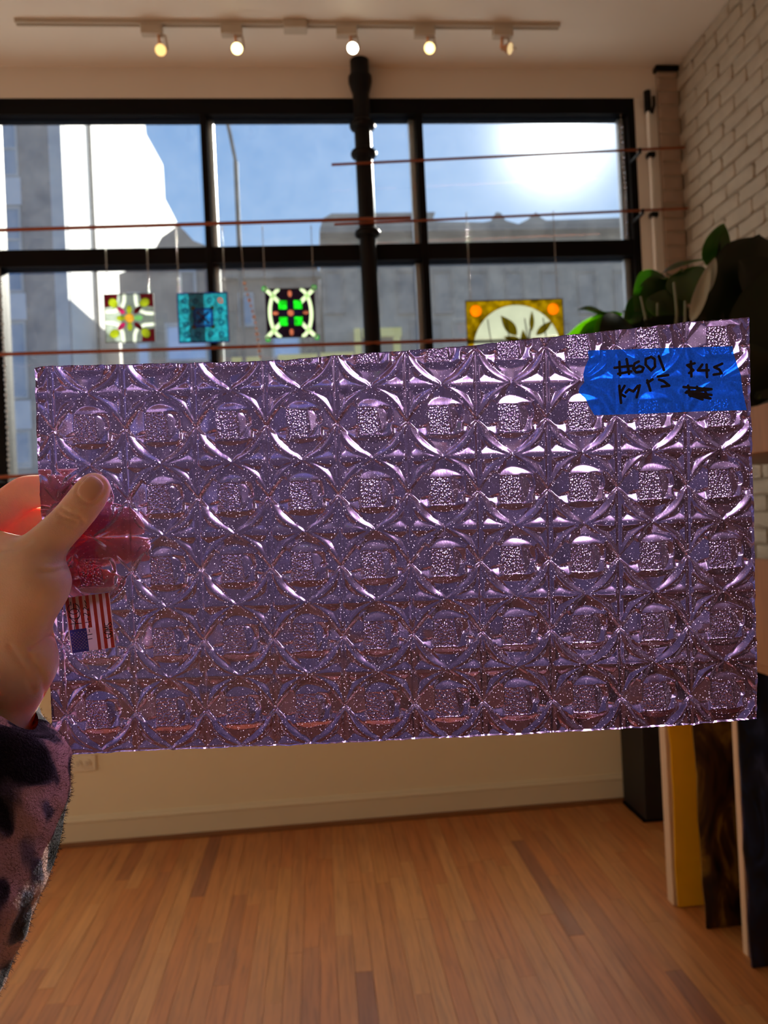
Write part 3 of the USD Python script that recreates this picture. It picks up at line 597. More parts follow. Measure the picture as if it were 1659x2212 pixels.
# leaves: (base px, tip px, distance, width, facing, material, base distance offset)
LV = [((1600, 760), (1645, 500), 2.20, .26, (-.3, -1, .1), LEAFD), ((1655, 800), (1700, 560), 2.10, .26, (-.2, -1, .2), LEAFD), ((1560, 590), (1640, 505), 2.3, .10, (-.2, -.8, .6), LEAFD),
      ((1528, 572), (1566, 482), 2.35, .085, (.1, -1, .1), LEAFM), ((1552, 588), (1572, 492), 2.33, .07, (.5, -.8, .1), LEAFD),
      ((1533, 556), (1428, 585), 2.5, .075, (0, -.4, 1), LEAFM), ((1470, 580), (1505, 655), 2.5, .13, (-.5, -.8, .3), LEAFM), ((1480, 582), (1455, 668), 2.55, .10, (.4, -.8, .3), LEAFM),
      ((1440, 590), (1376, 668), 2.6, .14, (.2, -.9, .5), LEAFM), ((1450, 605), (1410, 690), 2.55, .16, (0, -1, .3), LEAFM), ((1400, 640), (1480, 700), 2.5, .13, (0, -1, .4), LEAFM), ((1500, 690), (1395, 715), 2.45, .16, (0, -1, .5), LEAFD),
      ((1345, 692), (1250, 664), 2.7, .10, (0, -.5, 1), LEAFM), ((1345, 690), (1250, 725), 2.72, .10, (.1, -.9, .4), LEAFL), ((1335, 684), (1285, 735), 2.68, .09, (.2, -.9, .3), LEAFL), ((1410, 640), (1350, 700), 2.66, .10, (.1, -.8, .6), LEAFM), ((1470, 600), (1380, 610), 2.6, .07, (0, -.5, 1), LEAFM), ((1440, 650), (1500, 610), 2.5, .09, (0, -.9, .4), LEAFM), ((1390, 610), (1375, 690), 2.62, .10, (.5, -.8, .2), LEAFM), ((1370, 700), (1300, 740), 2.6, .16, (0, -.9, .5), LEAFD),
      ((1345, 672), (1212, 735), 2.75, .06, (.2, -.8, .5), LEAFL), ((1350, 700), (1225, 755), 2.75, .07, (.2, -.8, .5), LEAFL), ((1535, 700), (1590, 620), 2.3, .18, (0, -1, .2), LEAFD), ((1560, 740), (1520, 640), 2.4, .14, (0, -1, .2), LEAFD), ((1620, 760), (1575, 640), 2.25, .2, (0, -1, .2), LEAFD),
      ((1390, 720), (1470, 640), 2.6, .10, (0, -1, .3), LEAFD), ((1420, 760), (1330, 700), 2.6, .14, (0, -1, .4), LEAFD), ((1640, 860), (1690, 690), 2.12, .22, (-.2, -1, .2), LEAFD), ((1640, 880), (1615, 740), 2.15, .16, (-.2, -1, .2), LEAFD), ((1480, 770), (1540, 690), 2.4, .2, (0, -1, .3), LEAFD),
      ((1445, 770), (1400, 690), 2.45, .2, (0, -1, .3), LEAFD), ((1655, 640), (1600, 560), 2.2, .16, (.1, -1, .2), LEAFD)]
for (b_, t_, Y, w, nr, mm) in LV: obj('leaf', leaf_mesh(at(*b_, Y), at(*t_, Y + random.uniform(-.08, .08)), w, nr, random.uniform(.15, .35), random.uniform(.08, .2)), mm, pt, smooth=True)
for b_, t_, Y, w in (((1494, 695), (1536, 565), 2.15, .030), ((1520, 640), (1546, 555), 2.16, .026)):
    obj('leaf', leaf_mesh(at(*b_, Y), at(*t_, Y), w * 1.3, (-.4, -1, 0), .5, .05), LEAFP, pt, smooth=True, label='pale furled leaf')
for (b_, t_, Y) in (((1458, 740), (1456, 610), 2.4), ((1395, 730), (1384, 640), 2.5), ((1470, 735), (1480, 650), 2.35), ((1410, 740), (1420, 655), 2.45)): obj('stem', tube([at(*b_, Y), (at(*b_, Y) + at(*t_, Y)) / 2 + np.array([.008, 0, 0]), at(*t_, Y)], [.006, .005, .004], 8), mat('pale_stem_%d' % b_[0], (.16, .19, .12), .35), pt, smooth=40)
soil = potc + np.array([0, 0, .17])
obj('soil', place(trimesh.creation.cylinder(.104, .012, sections=24), np.eye(3), soil), mat('soil', (.03, .02, .012), .95), pt)
for i, k in enumerate((0, 1, 3, 5, 6, 8, 9, 12, 13, 16, 18, 20, 23, 25, 27)):
    b_, t_, Y = LV[k][0], LV[k][1], LV[k][2]; e = at(*b_, Y); s0 = soil + np.array([random.uniform(-.05, .05), random.uniform(-.05, .05), 0])
    mid_ = (s0 + e) / 2 + np.array([random.uniform(-.02, .02), -.02, .09]); tt = np.linspace(0, 1, 9)[:, None]
    obj('stem', tube((1 - tt) ** 2 * s0 + 2 * tt * (1 - tt) * mid_ + tt ** 2 * e, np.linspace(.006, .003, 9), 7), STEMG, pt, smooth=40)

# ------------------------------------------------------------------ the patterned purple glass sheet held up to the window
SW = np.array([[0.99721545, -0.01711569, 0.07258377], [-0.07183076, 0.04112872, 0.9965685], [-0.02004224, -0.99900725, 0.03978476]])  # right, down, away
SO = CAM + np.array([-0.12175466, 0.50774823, 0.08790183])
CU, CV, TH = .046, .046864, .0030
def S(p): return SO + np.asarray(p) @ SW.T
def suv(px, py):
    d = ray(px, py); n = SW[:, 2]; k = (n @ (SO - CAM)) / (n @ d); q = SW.T @ (CAM + d * k - SO); return q[0], q[1]
def cell_relief(u, v):
    """height of the pressed rosette pattern, metres, at sheet coordinates u, v; second value: 1 on the stippled square"""
    x = ((u / CU) % 1.0) * 2 - 1; y = ((v / CV) % 1.0) * 2 - 1
    r = np.hypot(x, y); ax_, ay_ = np.abs(x), np.abs(y)
    pp = np.where(y < 0, 1.16, .96); d = (ax_ ** pp + ay_ ** pp) ** (1 / pp)
    h = np.full_like(x, 0.0)
    # spandrels outside the circle: two facets meeting on the diagonal, and a V groove along the cell border
    e = np.minimum(1 - ax_, 1 - ay_)
    out = r >= 1
    e = np.minimum(np.minimum((.28 + 1.1 * (1 - ay_)) * (1 - ay_), .03 + .13 * ax_), np.minimum(.55 * (1 - ax_), .04 + .13 * ay_)); h = np.where(out, e, h)
    # four lens petals between the circle and the rounded diamond
    ring = (~out) & (d >= 1)
    rin = r / np.maximum(d, 1e-6); wl = np.where(y < 0, .42, .68); rmid = rin + wl * (1 - rin); tt = np.abs(r - rmid); h = np.where(ring, .02 + .36 * tt + 2.3 * tt ** 2, h)
    # facets between the diamond and the off-centre inner square
    X0, X1, Y0, Y1 = -.40, .58, -.42, .36
    ins = (~out) & (d < 1)
    sl, sr, st, sb = X0 - x, x - X1, Y0 - y, y - Y1
    bow_t = st + 0; bow_b = sb + .02
    q = np.stack([sl, sr, bow_t, bow_b]); k = q.argmax(0); m = q.max(0)
    slope = np.array([.52, .40, .62, .60])[k]; base = np.array([.02, .06, .04, .03])[k]
    tri = ins & (m > 0)
    h = np.where(tri, base + slope * m, h)
    ss = np.clip((x - X0 + .02) / (X1 - X0 + .08), 1e-4, 1 - 1e-4); t1 = .25 * np.sin(np.pi * ss ** .72) ** .85; h = np.where(tri & (k == 2), np.where(st < t1, .03 + (.30 + .95 * st) * st, .03 + (.30 + .95 * t1) * t1 - .30 * (st - t1)), h)
    sx = np.clip((x + .75) / 1.5, 0, 1); b1 = .20 * np.sin(np.pi * sx); h = np.where(tri & (k == 3), np.where(sb < b1, .02 + .62 * sb, .02 + .62 * b1 - .12 * (sb - b1)), h)
    sliv = tri & ((k == 0) | (k == 1)) & (y > .10 + .25 * np.clip(np.maximum(sl, sr), 0, 1))
    h = np.where(sliv, .02 + (.30 + .7 * (.52 - y)) * (.52 - y), h)
    # inside the inner square: flat stippled part, then three spiralling facets on its right
    inner = ins & (m <= 0)
    p = np.clip((y - Y0) / (Y1 - Y0), 0, 1); qx = x - .16
    edge1 = .02 + .24 * np.sin(np.pi * np.clip(p, 0, 1) ** .75) * 1.0
    stip = inner & (qx < .0 + .10 * p)
    f1 = inner & ~stip & (qx < edge1 + .04)
    f2 = inner & ~stip & ~f1 & (y < Y0 + .42 - .15 * (x - .3))
    f3 = inner & ~stip & ~f1 & ~f2
    h = np.where(stip, .03, h)
    h = np.where(f1, .03 + .56 * (qx - .10 * p) - .10 * (y - Y0), h)
    h = np.where(f2, .16 - .50 * (x - .30) + .42 * (y - Y0), h)
    h = np.where(f3, .20 - .36 * (x - .2) - .30 * (y - .0), h)
    # raised ridge lines on the cell borders
    h = h + .085 * np.clip(1 - ((1 - ax_) / .075) ** 2, 0, 1) + .014 * np.clip(1 - ((1 - ay_) / .04) ** 2, 0, 1)
    h = h + .075 * meshkit.fbm(np.stack([u * 75, v * 75, u * 0], -1), 2, 9)
    return h * CU / 2, stip.astype(float)
top_px = [(75, 795), (87, 792), (100, 791), (258, 787), (455, 783), (560, 780), (640, 776), (730, 768), (880, 757), (1030, 745), (1130, 733), (1240, 722), (1340, 712), (1480, 696), (1618, 685)]
bot_px = [(115, 1633), (300, 1622), (600, 1611), (900, 1597), (1200, 1583), (1490, 1566), (1635, 1553)]
lef_px = [(75, 795), (78, 900), (82, 1000), (92, 1150), (100, 1300), (107, 1460), (115, 1633)]
rig_px = [(1618, 685), (1621, 840), (1625, 1000), (1630, 1160), (1632, 1300), (1636, 1440), (1635, 1553)]
def curve(pl, axis, n, seed):
    q = np.array([suv(*p) for p in pl]); k = q[:, axis]; t = np.linspace(0, 1, n)
    kk = k[0] + (k[-1] - k[0]) * t; o = np.interp(kk, k, q[:, 1 - axis])
    jag = (meshkit.fbm(np.stack([kk * 160, kk * 0 + seed, kk * 0], 1), 4, seed) - .5) * .0012
    return (np.stack([kk, o + jag], 1) if axis == 0 else np.stack([o + jag, kk], 1))
NU, NV = 860, 470
T_, B_, L_, R_ = curve(top_px, 0, NU, 1), curve(bot_px, 0, NU, 2), curve(lef_px, 1, NV, 3), curve(rig_px, 1, NV, 4)
L_[0], L_[-1], R_[0], R_[-1] = T_[0], B_[0], T_[-1], B_[-1]
s_, t_ = np.meshgrid(np.linspace(0, 1, NU), np.linspace(0, 1, NV)); s_, t_ = s_[..., None], t_[..., None]
G_ = (1 - t_) * T_[None] + t_ * B_[None] + (1 - s_) * L_[:, None] + s_ * R_[:, None] - ((1 - s_) * (1 - t_) * T_[0] + s_ * (1 - t_) * T_[-1] + (1 - s_) * t_ * B_[0] + s_ * t_ * B_[-1])
from scipy.ndimage import gaussian_filter
hh, stp = cell_relief(G_[..., 0], G_[..., 1]); hh = gaussian_filter(hh, .9)
P3 = np.dstack([G_, TH + hh])
du = np.gradient(P3, axis=1); dv = np.gradient(P3, axis=0); nrm = np.cross(du, dv); nrm /= np.linalg.norm(nrm, axis=2, keepdims=True)
idx = np.arange(NU * NV).reshape(NV, NU); a_, b_, c_, e_ = idx[:-1, :-1].ravel(), idx[:-1, 1:].ravel(), idx[1:, :-1].ravel(), idx[1:, 1:].ravel()
Fb = np.vstack([np.stack([a_, b_, e_], 1), np.stack([a_, e_, c_], 1)])
loop = np.concatenate([idx[0, :], idx[1:, -1], idx[-1, -2::-1], idx[-2:0:-1, 0]]); nl = len(loop)
Pb = P3.reshape(-1, 3); rim = Pb[loop]; front = rim.copy(); front[:, 2] = 0
n0 = len(Pb); Vs = [Pb, rim, front, front, [[(front[:, 0].mean()), front[:, 1].mean(), 0]]]
i = np.arange(nl); j = (i + 1) % nl
Fs = np.vstack([np.stack([n0 + i, n0 + nl + i, n0 + nl + j], 1), np.stack([n0 + i, n0 + nl + j, n0 + j], 1)])
Ff = np.stack([n0 + 2 * nl + i, np.full(nl, n0 + 3 * nl), n0 + 2 * nl + j], 1)[:, [0, 2, 1]]
V = np.vstack(Vs); tang = np.roll(rim, -1, 0) - np.roll(rim, 1, 0); sn = np.stack([tang[:, 1], -tang[:, 0], 0 * tang[:, 0]], 1); sn /= np.linalg.norm(sn, axis=1, keepdims=True)
N = np.vstack([nrm.reshape(-1, 3), sn, sn, np.tile([0, 0, -1.0], (nl + 1, 1))])
F = np.vstack([Fb, Fs, Ff])
# orient faces along their normals
fn = np.cross(V[F[:, 1]] - V[F[:, 0]], V[F[:, 2]] - V[F[:, 0]]); flip = (fn * N[F[:, 0]]).sum(1) < 0; F[flip] = F[flip][:, ::-1]
rel = np.concatenate([np.ones(n0), np.zeros(len(V) - n0)]); sti = np.concatenate([stp.ravel(), np.zeros(len(V) - n0)])
gs = thing('glass_sheet', 'sheet of clear purple pressed glass with a rosette pattern, held up by a hand', 'glass sheet')
PURPLE = M_('purple_seedy_glass', {
    'pos': ('geometry', {}), 'ar': ('attribute', {'attribute': 'relief'}), 'as': ('attribute', {'attribute': 'stipple'}),
    'v1': ('voronoi_texture', {'scale': 500.0, 'feature': 'f1'}), 'k1': ('map_range', {'from_min': .095, 'from_max': .18, 'to_min': 1.0, 'to_max': 0.0, 'clamp': True}),
    'v2': ('voronoi_texture', {'scale': 850.0, 'feature': 'f1'}), 'k2': ('map_range', {'from_min': .07, 'from_max': .15, 'to_min': .6, 'to_max': 0.0, 'clamp': True}),
    'kk': ('math', {'math_type': 'maximum'}), 'kr': ('math', {'math_type': 'multiply'}), 'ks': ('math', {'math_type': 'multiply', 'value2': .85}),
    'vs': ('voronoi_texture', {'scale': 680.0, 'feature': 'f1'}), 'hs': ('math', {'math_type': 'multiply'}), 'hs2': ('math', {'math_type': 'multiply', 'value2': 1.9}),
    'mp': ('mapping', {'scale': (900.0, 900.0, 90.0)}), 'n1': ('noise_texture', {'scale': 1.0, 'detail': 3.0}), 'hn': ('math', {'math_type': 'multiply', 'value2': .09}),
    'n2': ('noise_texture', {'scale': 160.0, 'detail': 3.0}), 'hn2': ('math', {'math_type': 'multiply', 'value2': .10}), 'ad': ('math', {'math_type': 'add'}), 'ad2': ('math', {'math_type': 'add'}), 'hr': ('math', {'math_type': 'multiply'}),
    'bu': ('bump', {'distance': .00055, 'strength': 1.0}),
    'p': ('principled_bsdf', {'base_color': (.315, .185, .435), 'transmission_weight': 1.0, 'specular_ior_level': .3, 'ior': 1.52}),
    'rg': ('math', {'math_type': 'multiply_add', 'value2': .185, 'value3': .012}),
    'tl': ('translucent_bsdf', {'color': (.92, .88, .96)}), 'm': ('mix_closure', {})},
    [('ar.fac', 'rg.value1'), ('rg.value', 'p.roughness'), ('pos.position', 'v1.vector'), ('pos.position', 'v2.vector'), ('v1.distance', 'k1.value'), ('v2.distance', 'k2.value'), ('k1.result', 'kk.value1'), ('k2.result', 'kk.value2'), ('kk.value', 'kr.value1'), ('ar.fac', 'kr.value2'), ('kr.value', 'ks.value1'),
     ('pos.position', 'vs.vector'), ('vs.distance', 'hs.value1'), ('as.fac', 'hs.value2'), ('hs.value', 'hs2.value1'),
     ('pos.position', 'mp.vector'), ('mp.vector', 'n1.vector'), ('n1.fac', 'hn.value1'), ('pos.position', 'n2.vector'), ('n2.fac', 'hn2.value1'), ('hn.value', 'ad.value1'), ('hs2.value', 'ad.value2'), ('ad.value', 'ad2.value1'), ('hn2.value', 'ad2.value2'), ('ad2.value', 'hr.value1'), ('ar.fac', 'hr.value2'),
     ('hr.value', 'bu.height'), ('bu.normal', 'p.normal'), ('p.BSDF', 'm.closure1'), ('tl.BSDF', 'm.closure2'), ('ks.value', 'm.fac')], surface='m.closure')
mp_ = usdkit.mesh(stage, numbered(path_of(gs) + '/pane'), (S(V), F), PURPLE)
mp_.CreateNormalsAttr(Vt.Vec3fArray.FromNumpy((N @ SW.T).astype(np.float32))); mp_.SetNormalsInterpolation('vertex')
for nm, arr in (('relief', rel), ('stipple', sti)): UsdGeom.PrimvarsAPI(mp_).CreatePrimvar(nm, Sdf.ValueTypeNames.FloatArray, 'vertex').Set(Vt.FloatArray.FromNumpy(arr.astype(np.float32)))
# blue tape with handwriting and the flag sticker, on the smooth front
def flat(poly, z0, th):
    out = []
    for g in getattr(poly, 'geoms', [poly]):
        if g.geom_type == 'Polygon' and g.area > 1e-10: out.append(trimesh.creation.extrude_polygon(g, th, engine='earcut'))
    m = cat_(out); v = m.vertices.copy(); v[:, 2] = -z0 - v[:, 2]; m.vertices = S(v); m.fix_normals(); return m
def thin(name, col, tr=.55, rough=.5, noise=None, tp=.22):
    nodes = {'d': ('principled_bsdf', {'base_color': col, 'roughness': rough}), 't': ('translucent_bsdf', {'color': col}), 'c': ('transparent_bsdf', {'color': col}), 'm': ('mix_closure', {'fac': tr}), 'm2': ('mix_closure', {'fac': tp})}
    links = [('d.BSDF', 'm.closure1'), ('t.BSDF', 'm.closure2'), ('m.closure', 'm2.closure1'), ('c.BSDF', 'm2.closure2')]
    if noise:
        nodes |= {'g': ('geometry', {}), 'n': ('noise_texture', {'scale': float(noise), 'detail': 4.0}), 'r': ('rgb_ramp', {'ramp': [(.3, tuple(c * .75 for c in col)), (.7, tuple(min(1, c * 1.25) for c in col))]})}
        links += [('g.position', 'n.vector'), ('n.fac', 'r.fac'), ('r.color', 'd.base_color'), ('r.color', 't.color')]
    return M_(name, nodes, links, surface='m2.closure')
TAPE = thin('blue_tape', (.07, .42, .95), .55, .5, 900, .42); INK = mat('marker_ink', (.006, .008, .03), .5); BINK = mat('pen_ink', (.01, .01, .012), .5)
tape_px = [(1270, 757), (1400, 753), (1582, 748), (1584, 762), (1592, 788), (1600, 810), (1604, 845), (1613, 886), (1500, 889), (1390, 894), (1284, 897), (1274, 880), (1264, 860), (1250, 848), (1252, 838), (1262, 826), (1260, 808), (1264, 792), (1272, 775)]
tape = obj('masking_tape', flat(Polygon([suv(*p) for p in tape_px]), .00005, .00012), TAPE, gs, label='blue tape with a handwritten number and price')
TC = lambda L: [suv(1240 + x * .2411, 730 + y * .2411) for x, y in L]
strokes = [[(405, 215), (412, 335)], [(470, 190), (492, 322)], [(362, 268), (520, 250)], [(395, 322), (512, 300)], [(578, 212), (542, 230), (528, 275), (555, 310), (608, 302), (622, 268), (585, 252), (545, 275)],
    [(690, 170), (642, 190), (640, 240), (690, 292), (725, 258), (722, 192), (690, 170)], [(758, 165), (805, 288)], [(1078, 228), (1012, 245), (1042, 268), (1068, 290), (1030, 315)], [(1046, 212), (1050, 345)],
    [(1148, 240), (1108, 292), (1205, 290)], [(1186, 240), (1190, 352)], [(1325, 232), (1255, 262), (1300, 284), (1322, 318), (1250, 330)], [(405, 430), (420, 582)], [(452, 430), (412, 500), (455, 525)],
    [(462, 490), (490, 462), (530, 480), (570, 430)], [(588, 425), (560, 532)], [(655, 380), (682, 472)], [(655, 402), (702, 372)], [(748, 347), (842, 333)], [(760, 375), (802, 388), (852, 428), (785, 436)],
    [(980, 440), (1230, 460), (1000, 490), (1230, 512), (1010, 480), (1220, 542), (1030, 510), (1150, 552)], [(1020, 428), (1042, 522)], [(1100, 438), (1122, 542)], [(1162, 450), (1200, 540)]]
obj('handwriting', flat(unary_union([LineString(TC(L)).buffer(.00085, 5) for L in strokes]), .0002, .00006), INK, tape, label='dark marker handwriting')
FL = [np.array(suv(*p)) for p in ((139, 1292), (236, 1280), (250, 1398), (154, 1411))]
def fp(s, t): return (1 - t) * ((1 - s) * FL[0] + s * FL[1]) + t * ((1 - s) * FL[3] + s * FL[2])
fq = lambda s0, s1, t0, t1: Polygon([fp(s0, t0), fp(s1, t0), fp(s1, t1), fp(s0, t1)])
PAPER = thin('sticker_paper', (.80, .76, .70), .5); REDS = thin('sticker_red', (.70, .16, .15), .5); BLUS = thin('sticker_blue', (.13, .16, .55), .5, noise=700)
stk = obj('flag_sticker', flat(fq(0, 1, 0, 1), .00005, .0001), PAPER, gs, label='small paper sticker printed with a striped flag, stripes upright')
for k in range(0, 13, 2): obj('stripe', flat(fq(.02 + k * .96 / 13, .02 + (k + 1) * .96 / 13, 0, 1 if k > 6 else .585), .00018, .00003), REDS, stk)
obj('canton', flat(fq(.03, .405, .585, 1.0), .00018, .00003), BLUS, stk)
stars = []
for r in range(9):
    for c in range(6 - r % 2):
        p = fp(.03 + .375 * (r + 1) / 10, .585 + .415 * (c + 1 + .5 * (r % 2)) / 7); R = .00055
        stars.append(Polygon([p + R * (1 if q % 2 == 0 else .42) * np.array([math.cos(q * math.pi / 5), math.sin(q * math.pi / 5)]) for q in range(10)]))
obj('stars', flat(unary_union(stars), .00023, .00003), PAPER, stk, kind='stuff')
FC = lambda L: [suv(100 + x * .12055, 1240 + y * .12055) for x, y in L]
cir = lambda x, y, rx, ry, a0=0, a1=360: [(x + rx * math.cos(math.radians(a)), y + ry * math.sin(math.radians(a))) for a in np.linspace(a0, a1, 28)]
ink = [cir(490, 622, 102, 95, -75, 230), [(490, 530), (492, 610)], cir(508, 712, 98, 92), [(415, 770), (522, 872), (600, 755)], [(440, 893), (632, 880)], [(522, 872), (510, 1000)], [(438, 500), (445, 560)],
    [(690, 475), (718, 530)], [(705, 545), (722, 592)], [(668, 640), (665, 610), (690, 600), (760, 655), (758, 610)], [(680, 745), (672, 715), (695, 700), (770, 745), (765, 700)], [(745, 790), (750, 830)], [(705, 870), (790, 850)], [(760, 920), (765, 960)], [(770, 990), (778, 1035)], [(735, 1090), (825, 1075)], [(745, 1170), (825, 1155)],
    [(1060, 1130), (1105, 1155), (1180, 1112), (1160, 1075), (1112, 1090), (1122, 1140)], cir(1112, 1045, 68, 26), [(1185, 985), (1050, 1005), (1120, 975), (1040, 950), (1175, 945)], [(1050, 880), (1055, 925), (1100, 925), (1120, 885), (1160, 868), (1175, 905), (1150, 935)]]
obj('handwriting', flat(unary_union([LineString(FC(L)).buffer(.00022, 4) for L in ink]), .0003, .00004), BINK, stk, label='thin pen marks')

# ------------------------------------------------------------------ the left hand and forearm in its fleece sleeve
MF = manifold3d.Manifold
def ball(px, py, d, r): return (dep(px, py, d), r)
def bone(*bs): return MF.batch_hull([MF.sphere(r, 28).translate(tuple(map(float, p))) for p, r in bs])
TH_ = [ball(203, 1056, .4800, .0112), ball(182, 1086, .4785, .0119), ball(150, 1126, .4780, .0117), ball(114, 1160, .4755, .0122), ball(64, 1216, .4720, .0150), ball(20, 1275, .474, .0205)]
IX = [ball(-85, 1170, .515, .0135), ball(55, 1062, .5195, .0116), ball(150, 1056, .5155, .0100), ball(222, 1078, .5135, .0088)]
MD = [ball(-80, 1230, .525, .0135), ball(80, 1130, .527, .0112), ball(215, 1122, .5170, .0102), ball(292, 1124, .5145, .0096)]
RG = [ball(-75, 1290, .533, .0130), ball(85, 1190, .532, .0110), ball(220, 1190, .5180, .0102), ball(302, 1186, .5150, .0094)]
LT = [ball(-60, 1350, .535, .0125), ball(70, 1256, .531, .0100), ball(185, 1254, .5180, .0092), ball(246, 1252, .5145, .0084)]
parts = []
for ch in (TH_, IX, MD, RG, LT): parts += [bone(a, b) for a, b in zip(ch, ch[1:])]
thenar, thn2, heel, wrist, hyp = ball(82, 1258, .4710, .0205), ball(36, 1345, .4740, .0185), ball(68, 1430, .4800, .0172), ball(0, 1500, .497, .0250), ball(-70, 1420, .520, .0220)
mid1 = ball(-40, 1250, .490, .0200)
parts += [bone(TH_[4], thenar, TH_[5]), bone(thenar, thn2, TH_[5], mid1), bone(thn2, heel, wrist, hyp, mid1), bone(IX[0], MD[0], mid1, TH_[5]), bone(MD[0], RG[0], LT[0], hyp, mid1), bone(IX[0], MD[0], RG[0], LT[0], TH_[5], hyp), bone(heel, wrist), bone(IX[0], TH_[4], TH_[5])]
fore = [wrist, ball(-95, 1720, .478, .0290), ball(-260, 2050, .440, .0380), ball(-420, 2400, .40, .0430)]
parts += [bone(a, b) for a, b in zip(fore, fore[1:])]
hand = MF.batch_boolean(parts, manifold3d.OpType.Add)
hand = hand.refine_to_length(.0014)
hm = tri(hand); hm.merge_vertices(); trimesh.smoothing.filter_taubin(hm, lamb=.5, nu=-.52, iterations=46)
# skin creases: grooves along lines drawn in the view of the sheet's own plane
hm.fix_normals(); Vh = hm.vertices.copy(); Nh = hm.vertex_normals.copy()
rel_ = (Vh - CAM) @ MC; ppx = np.stack([CX + FPX * rel_[:, 0] / rel_[:, 2], CY + FPX * rel_[:, 1] / rel_[:, 2]], 1); facing = ((CAM - Vh) * Nh).sum(1) > 0; nearh = rel_[:, 2] < .505
c0, c1, cen2 = np.array([174., 1078.]), np.array([212., 1032.]), np.array([196., 1056.])
ax2 = (c1 - c0) / np.linalg.norm(c1 - c0); pr2 = np.array([-ax2[1], ax2[0]])
NAIL_L = [tuple(cen2 + ax2 * 31 * math.copysign(abs(math.cos(t)) ** .7, math.cos(t)) + pr2 * 27 * math.copysign(abs(math.sin(t)) ** .7, math.sin(t))) for t in np.linspace(0, 2 * math.pi, 40)]
from shapely import points as shp, distance as shd
for L, w, dpt in (([(124, 1108), (134, 1116), (150, 1122), (166, 1128)], 4, .0012), ([(134, 1100), (150, 1108), (172, 1116), (182, 1130)], 4, .0011), ([(128, 1126), (146, 1134), (160, 1136)], 3.5, .0008),
                 ([(0, 1186), (30, 1183), (62, 1172)], 6, .0012), ([(86, 1237), (118, 1236), (146, 1226)], 6, .0016), ([(84, 1214), (120, 1218), (140, 1212)], 5, .0008), ([(112, 1372), (92, 1388), (70, 1400)], 8, .0022), ([(20, 1398), (48, 1440), (70, 1490)], 7, .0013), ([(64, 1420), (92, 1462), (100, 1500)], 7, .0013),
                 (NAIL_L, 3.2, .0009)):
    dd = shd(shp(ppx), LineString(L)); a = np.exp(-(dd / w) ** 2) * (facing & nearh); Vh -= Nh * (a * dpt)[:, None]
hm.vertices = Vh
SKIN = M_('skin', {'g': ('geometry', {}), 'n': ('noise_texture', {'scale': 55.0, 'detail': 4.0}), 'r': ('rgb_ramp', {'ramp': [(.3, (.78, .61, .52)), (.7, (.88, .71, .61))]}),
    'n2': ('noise_texture', {'scale': 900.0, 'detail': 3.0}), 'b': ('bump', {'distance': .00018}),
    'p': ('principled_bsdf', {'roughness': .48, 'subsurface_weight': .45, 'subsurface_scale': .0022, 'subsurface_radius': (1.0, .22, .08), 'specular_ior_level': .4})},
    [('g.position', 'n.vector'), ('n.fac', 'r.fac'), ('r.color', 'p.base_color'), ('g.position', 'n2.vector'), ('n2.fac', 'b.height'), ('b.normal', 'p.normal')])
me = thing('person', 'person seen only as a left hand and fleece-sleeved forearm gripping the purple glass', 'person')
obj('hand_and_forearm', hm, SKIN, me, smooth=True)
# thumb nail: a small curved plate on the thumb's back
nu_, nv_ = 13, 13; nailv = []
tri_q = trimesh.ray.ray_triangle.RayMeshIntersector(hm.submesh([np.where((facing & nearh)[hm.faces].all(1) & (np.abs(ppx[hm.faces[:, 0]] - cen2).max(1) < 70))[0]], append=True))
for a in np.linspace(-1, 1, nu_):
    for b in np.linspace(-1, 1, nv_):
        k = (abs(a) ** 3 + abs(b) ** 3) ** (1 / 3); sc = max(abs(a), abs(b)) / k if k > 0 else 1
        q = cen2 + ax2 * a * sc * 29 + pr2 * b * sc * 25
        loc, _, _ = tri_q.intersects_location([CAM], [ray(*q)], multiple_hits=False)
        dirn = ray(*q); dirn /= np.linalg.norm(dirn)
        base_p = loc[0] if len(loc) else (nailv[-1] if nailv else dep(*q, .472))
        nailv.append(base_p - dirn * (.00045 * (1 - max(abs(a), abs(b)) ** 4) - .0002))
nf = [[i * nv_ + j, i * nv_ + j + 1, (i + 1) * nv_ + j + 1] for i in range(nu_ - 1) for j in range(nv_ - 1)] + [[i * nv_ + j, (i + 1) * nv_ + j + 1, (i + 1) * nv_ + j] for i in range(nu_ - 1) for j in range(nv_ - 1)]
nailv = np.array(nailv); nm_ = trimesh.Trimesh(nailv, nf, process=False)
if ((CAM - nailv.mean(0)) @ nm_.face_normals.mean(0)) < 0: nm_.invert()
back_ = nailv + ray(199, 1043) * .0008; nm_ = trimesh.Trimesh(np.vstack([nailv, back_]), np.vstack([nm_.faces, nm_.faces[:, ::-1] + len(nailv)]), process=False)
obj('thumbnail', nm_, mat('fingernail', (.80, .52, .43), .22), me, smooth=True)
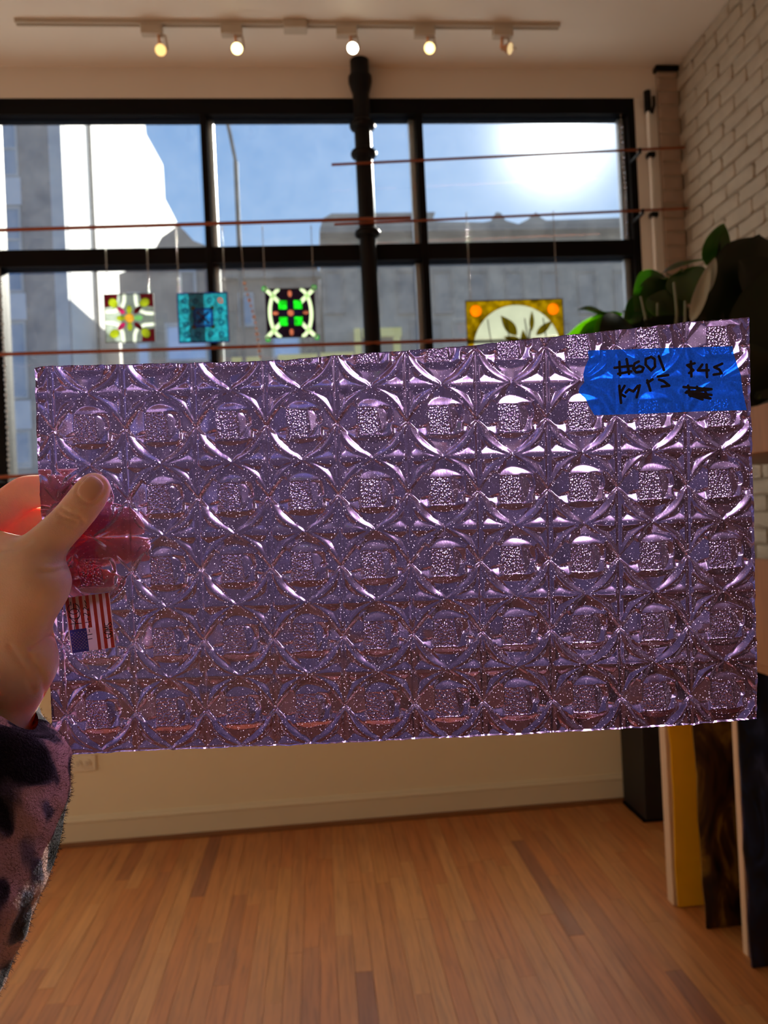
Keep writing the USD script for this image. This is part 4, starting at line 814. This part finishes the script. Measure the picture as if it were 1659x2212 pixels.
# sleeve: loose fleece tube, open at the cuff
sp = [(6, 1500, .478, .0320), (0, 1524, .477, .0375), (-14, 1580, .472, .0465), (-50, 1690, .462, .0530), (-90, 1790, .447, .0560), (-135, 1890, .430, .0575), (-200, 2020, .408, .0560), (-300, 2230, .375, .0540), (-420, 2500, .335, .0540)]
kk = np.linspace(0, len(sp) - 1, 60); from scipy.interpolate import CubicSpline
sq = CubicSpline(range(len(sp)), np.array(sp))(kk); ctr = np.array([dep(a, b, c) for a, b, c, _ in sq]); rad = sq[:, 3]
NS = 96; tg = np.gradient(ctr, axis=0); tg /= np.linalg.norm(tg, axis=1, keepdims=True); wk = np.clip(1 - np.arange(60) / 20, 0, 1)[:, None]; tg = tg * (1 - wk) + np.array([-.75, -.05, -.66]) * wk; tg /= np.linalg.norm(tg, axis=1, keepdims=True)
A1 = np.cross(tg, [0, 1.0, 0]); A1 /= np.linalg.norm(A1, axis=1, keepdims=True); A2 = np.cross(tg, A1); th = np.arange(NS) / NS * 2 * np.pi
ringv = ctr[:, None] + rad[:, None, None] * (np.cos(th)[None, :, None] * A1[:, None] + np.sin(th)[None, :, None] * A2[:, None])
ringv += ((meshkit.fbm(ringv * 40, 3, 5) - .5) * .012)[..., None] * (ringv - ctr[:, None]) / rad[:, None, None]
inner = ctr[:12, None] + (ringv[:12] - ctr[:12, None]) * .86
allr = np.concatenate([inner[::-1], ringv]); nr_ = len(allr); vv_ = allr.reshape(-1, 3); ff = []
for i_ in range(nr_ - 1):
    for j_ in range(NS): p, q, r2, u2 = i_ * NS + j_, i_ * NS + (j_ + 1) % NS, (i_ + 1) * NS + j_, (i_ + 1) * NS + (j_ + 1) % NS; ff += [[p, q, u2], [p, u2, r2]]
vv_ = np.vstack([vv_, ctr[-1]]); ff += [[len(vv_) - 1, (nr_ - 1) * NS + j_, (nr_ - 1) * NS + (j_ + 1) % NS] for j_ in range(NS)]
sm = trimesh.Trimesh(vv_, ff, process=False); sm.fix_normals()
def fleece(nm, k=1.0):
    return M_(nm, {'g': ('geometry', {}), 'n0': ('noise_texture', {'scale': 30.0, 'detail': 2.0}), 'ds': ('vector_math', {'math_type': 'scale', 'scale': .022}), 'av': ('vector_math', {'math_type': 'add'}),
    'n': ('noise_texture', {'scale': 21.0, 'detail': 2.0, 'roughness': .45}), 'r': ('rgb_ramp', {'interpolate': True, 'ramp': [(a, tuple(k * q for q in c)) for a, c in [(.0, (.006, .005, .008)), (.44, (.008, .006, .010)), (.475, (.050, .042, .052)), (.51, (.36, .22, .19)), (.60, (.42, .27, .235)), (.635, (.10, .095, .13)), (.68, (.012, .010, .016)), (1, (.02, .018, .03))]]}),
    'n2': ('noise_texture', {'scale': 700.0, 'detail': 3.0}), 'b': ('bump', {'distance': .0012}), 'p': ('principled_bsdf', {'roughness': .95, 'specular_ior_level': .1, 'sheen_weight': .05, 'sheen_roughness': .4})},
    [('g.position', 'n0.vector'), ('n0.color', 'ds.vector1'), ('g.position', 'av.vector1'), ('ds.vector', 'av.vector2'), ('av.vector', 'n.vector'), ('n.fac', 'r.fac'), ('r.color', 'p.base_color'), ('g.position', 'n2.vector'), ('n2.fac', 'b.height'), ('b.normal', 'p.normal')])
FLE = fleece('camouflage_fleece')
slv = obj('sleeve', sm, FLE, me, smooth=True, label='fuzzy black and dusty pink camouflage fleece sleeve')
# pile of the fleece
rr_ = np.random.default_rng(11); nh = 16000
sub = sm.submesh([np.where(np.arange(len(sm.faces)) >= 13 * NS * 2)[0]], append=True)
pts_, fi = trimesh.sample.sample_surface(sub, nh, seed=3); nn = sub.face_normals[fi]
rel2 = (pts_ - CAM) @ MC; okp = (rel2[:, 2] > .1) & (CX + FPX * rel2[:, 0] / rel2[:, 2] > -60) & ((nn * (CAM - pts_)).sum(1) > -.25 * np.linalg.norm(CAM - pts_, axis=1)); pts_, nn = pts_[okp], nn[okp]
dr_ = nn + rr_.normal(0, .55, nn.shape); dr_ /= np.linalg.norm(dr_, axis=1, keepdims=True); ln = rr_.uniform(.0012, .0032, len(pts_))[:, None]
cv = np.stack([pts_ - nn * .0004, pts_ + dr_ * ln * .5, pts_ + dr_ * ln * .9 + rr_.normal(0, .0006, pts_.shape)], 1)
bc = UsdGeom.BasisCurves.Define(stage, numbered(path_of(slv) + '/fleece_pile')); bc.CreateTypeAttr('linear'); bc.CreatePointsAttr(Vt.Vec3fArray.FromNumpy(cv.reshape(-1, 3).astype(np.float32)))
bc.CreateCurveVertexCountsAttr(Vt.IntArray.FromNumpy(np.full(len(cv), 3, np.int32))); bc.CreateWidthsAttr(Vt.FloatArray.FromNumpy(np.tile([.00022, .00018, .00006], len(cv)).astype(np.float32))); bc.SetWidthsInterpolation('vertex')
UsdShade.MaterialBindingAPI.Apply(bc.GetPrim()).Bind(fleece('fleece_pile', .45)); tag(bc.GetPrim(), kind='stuff')
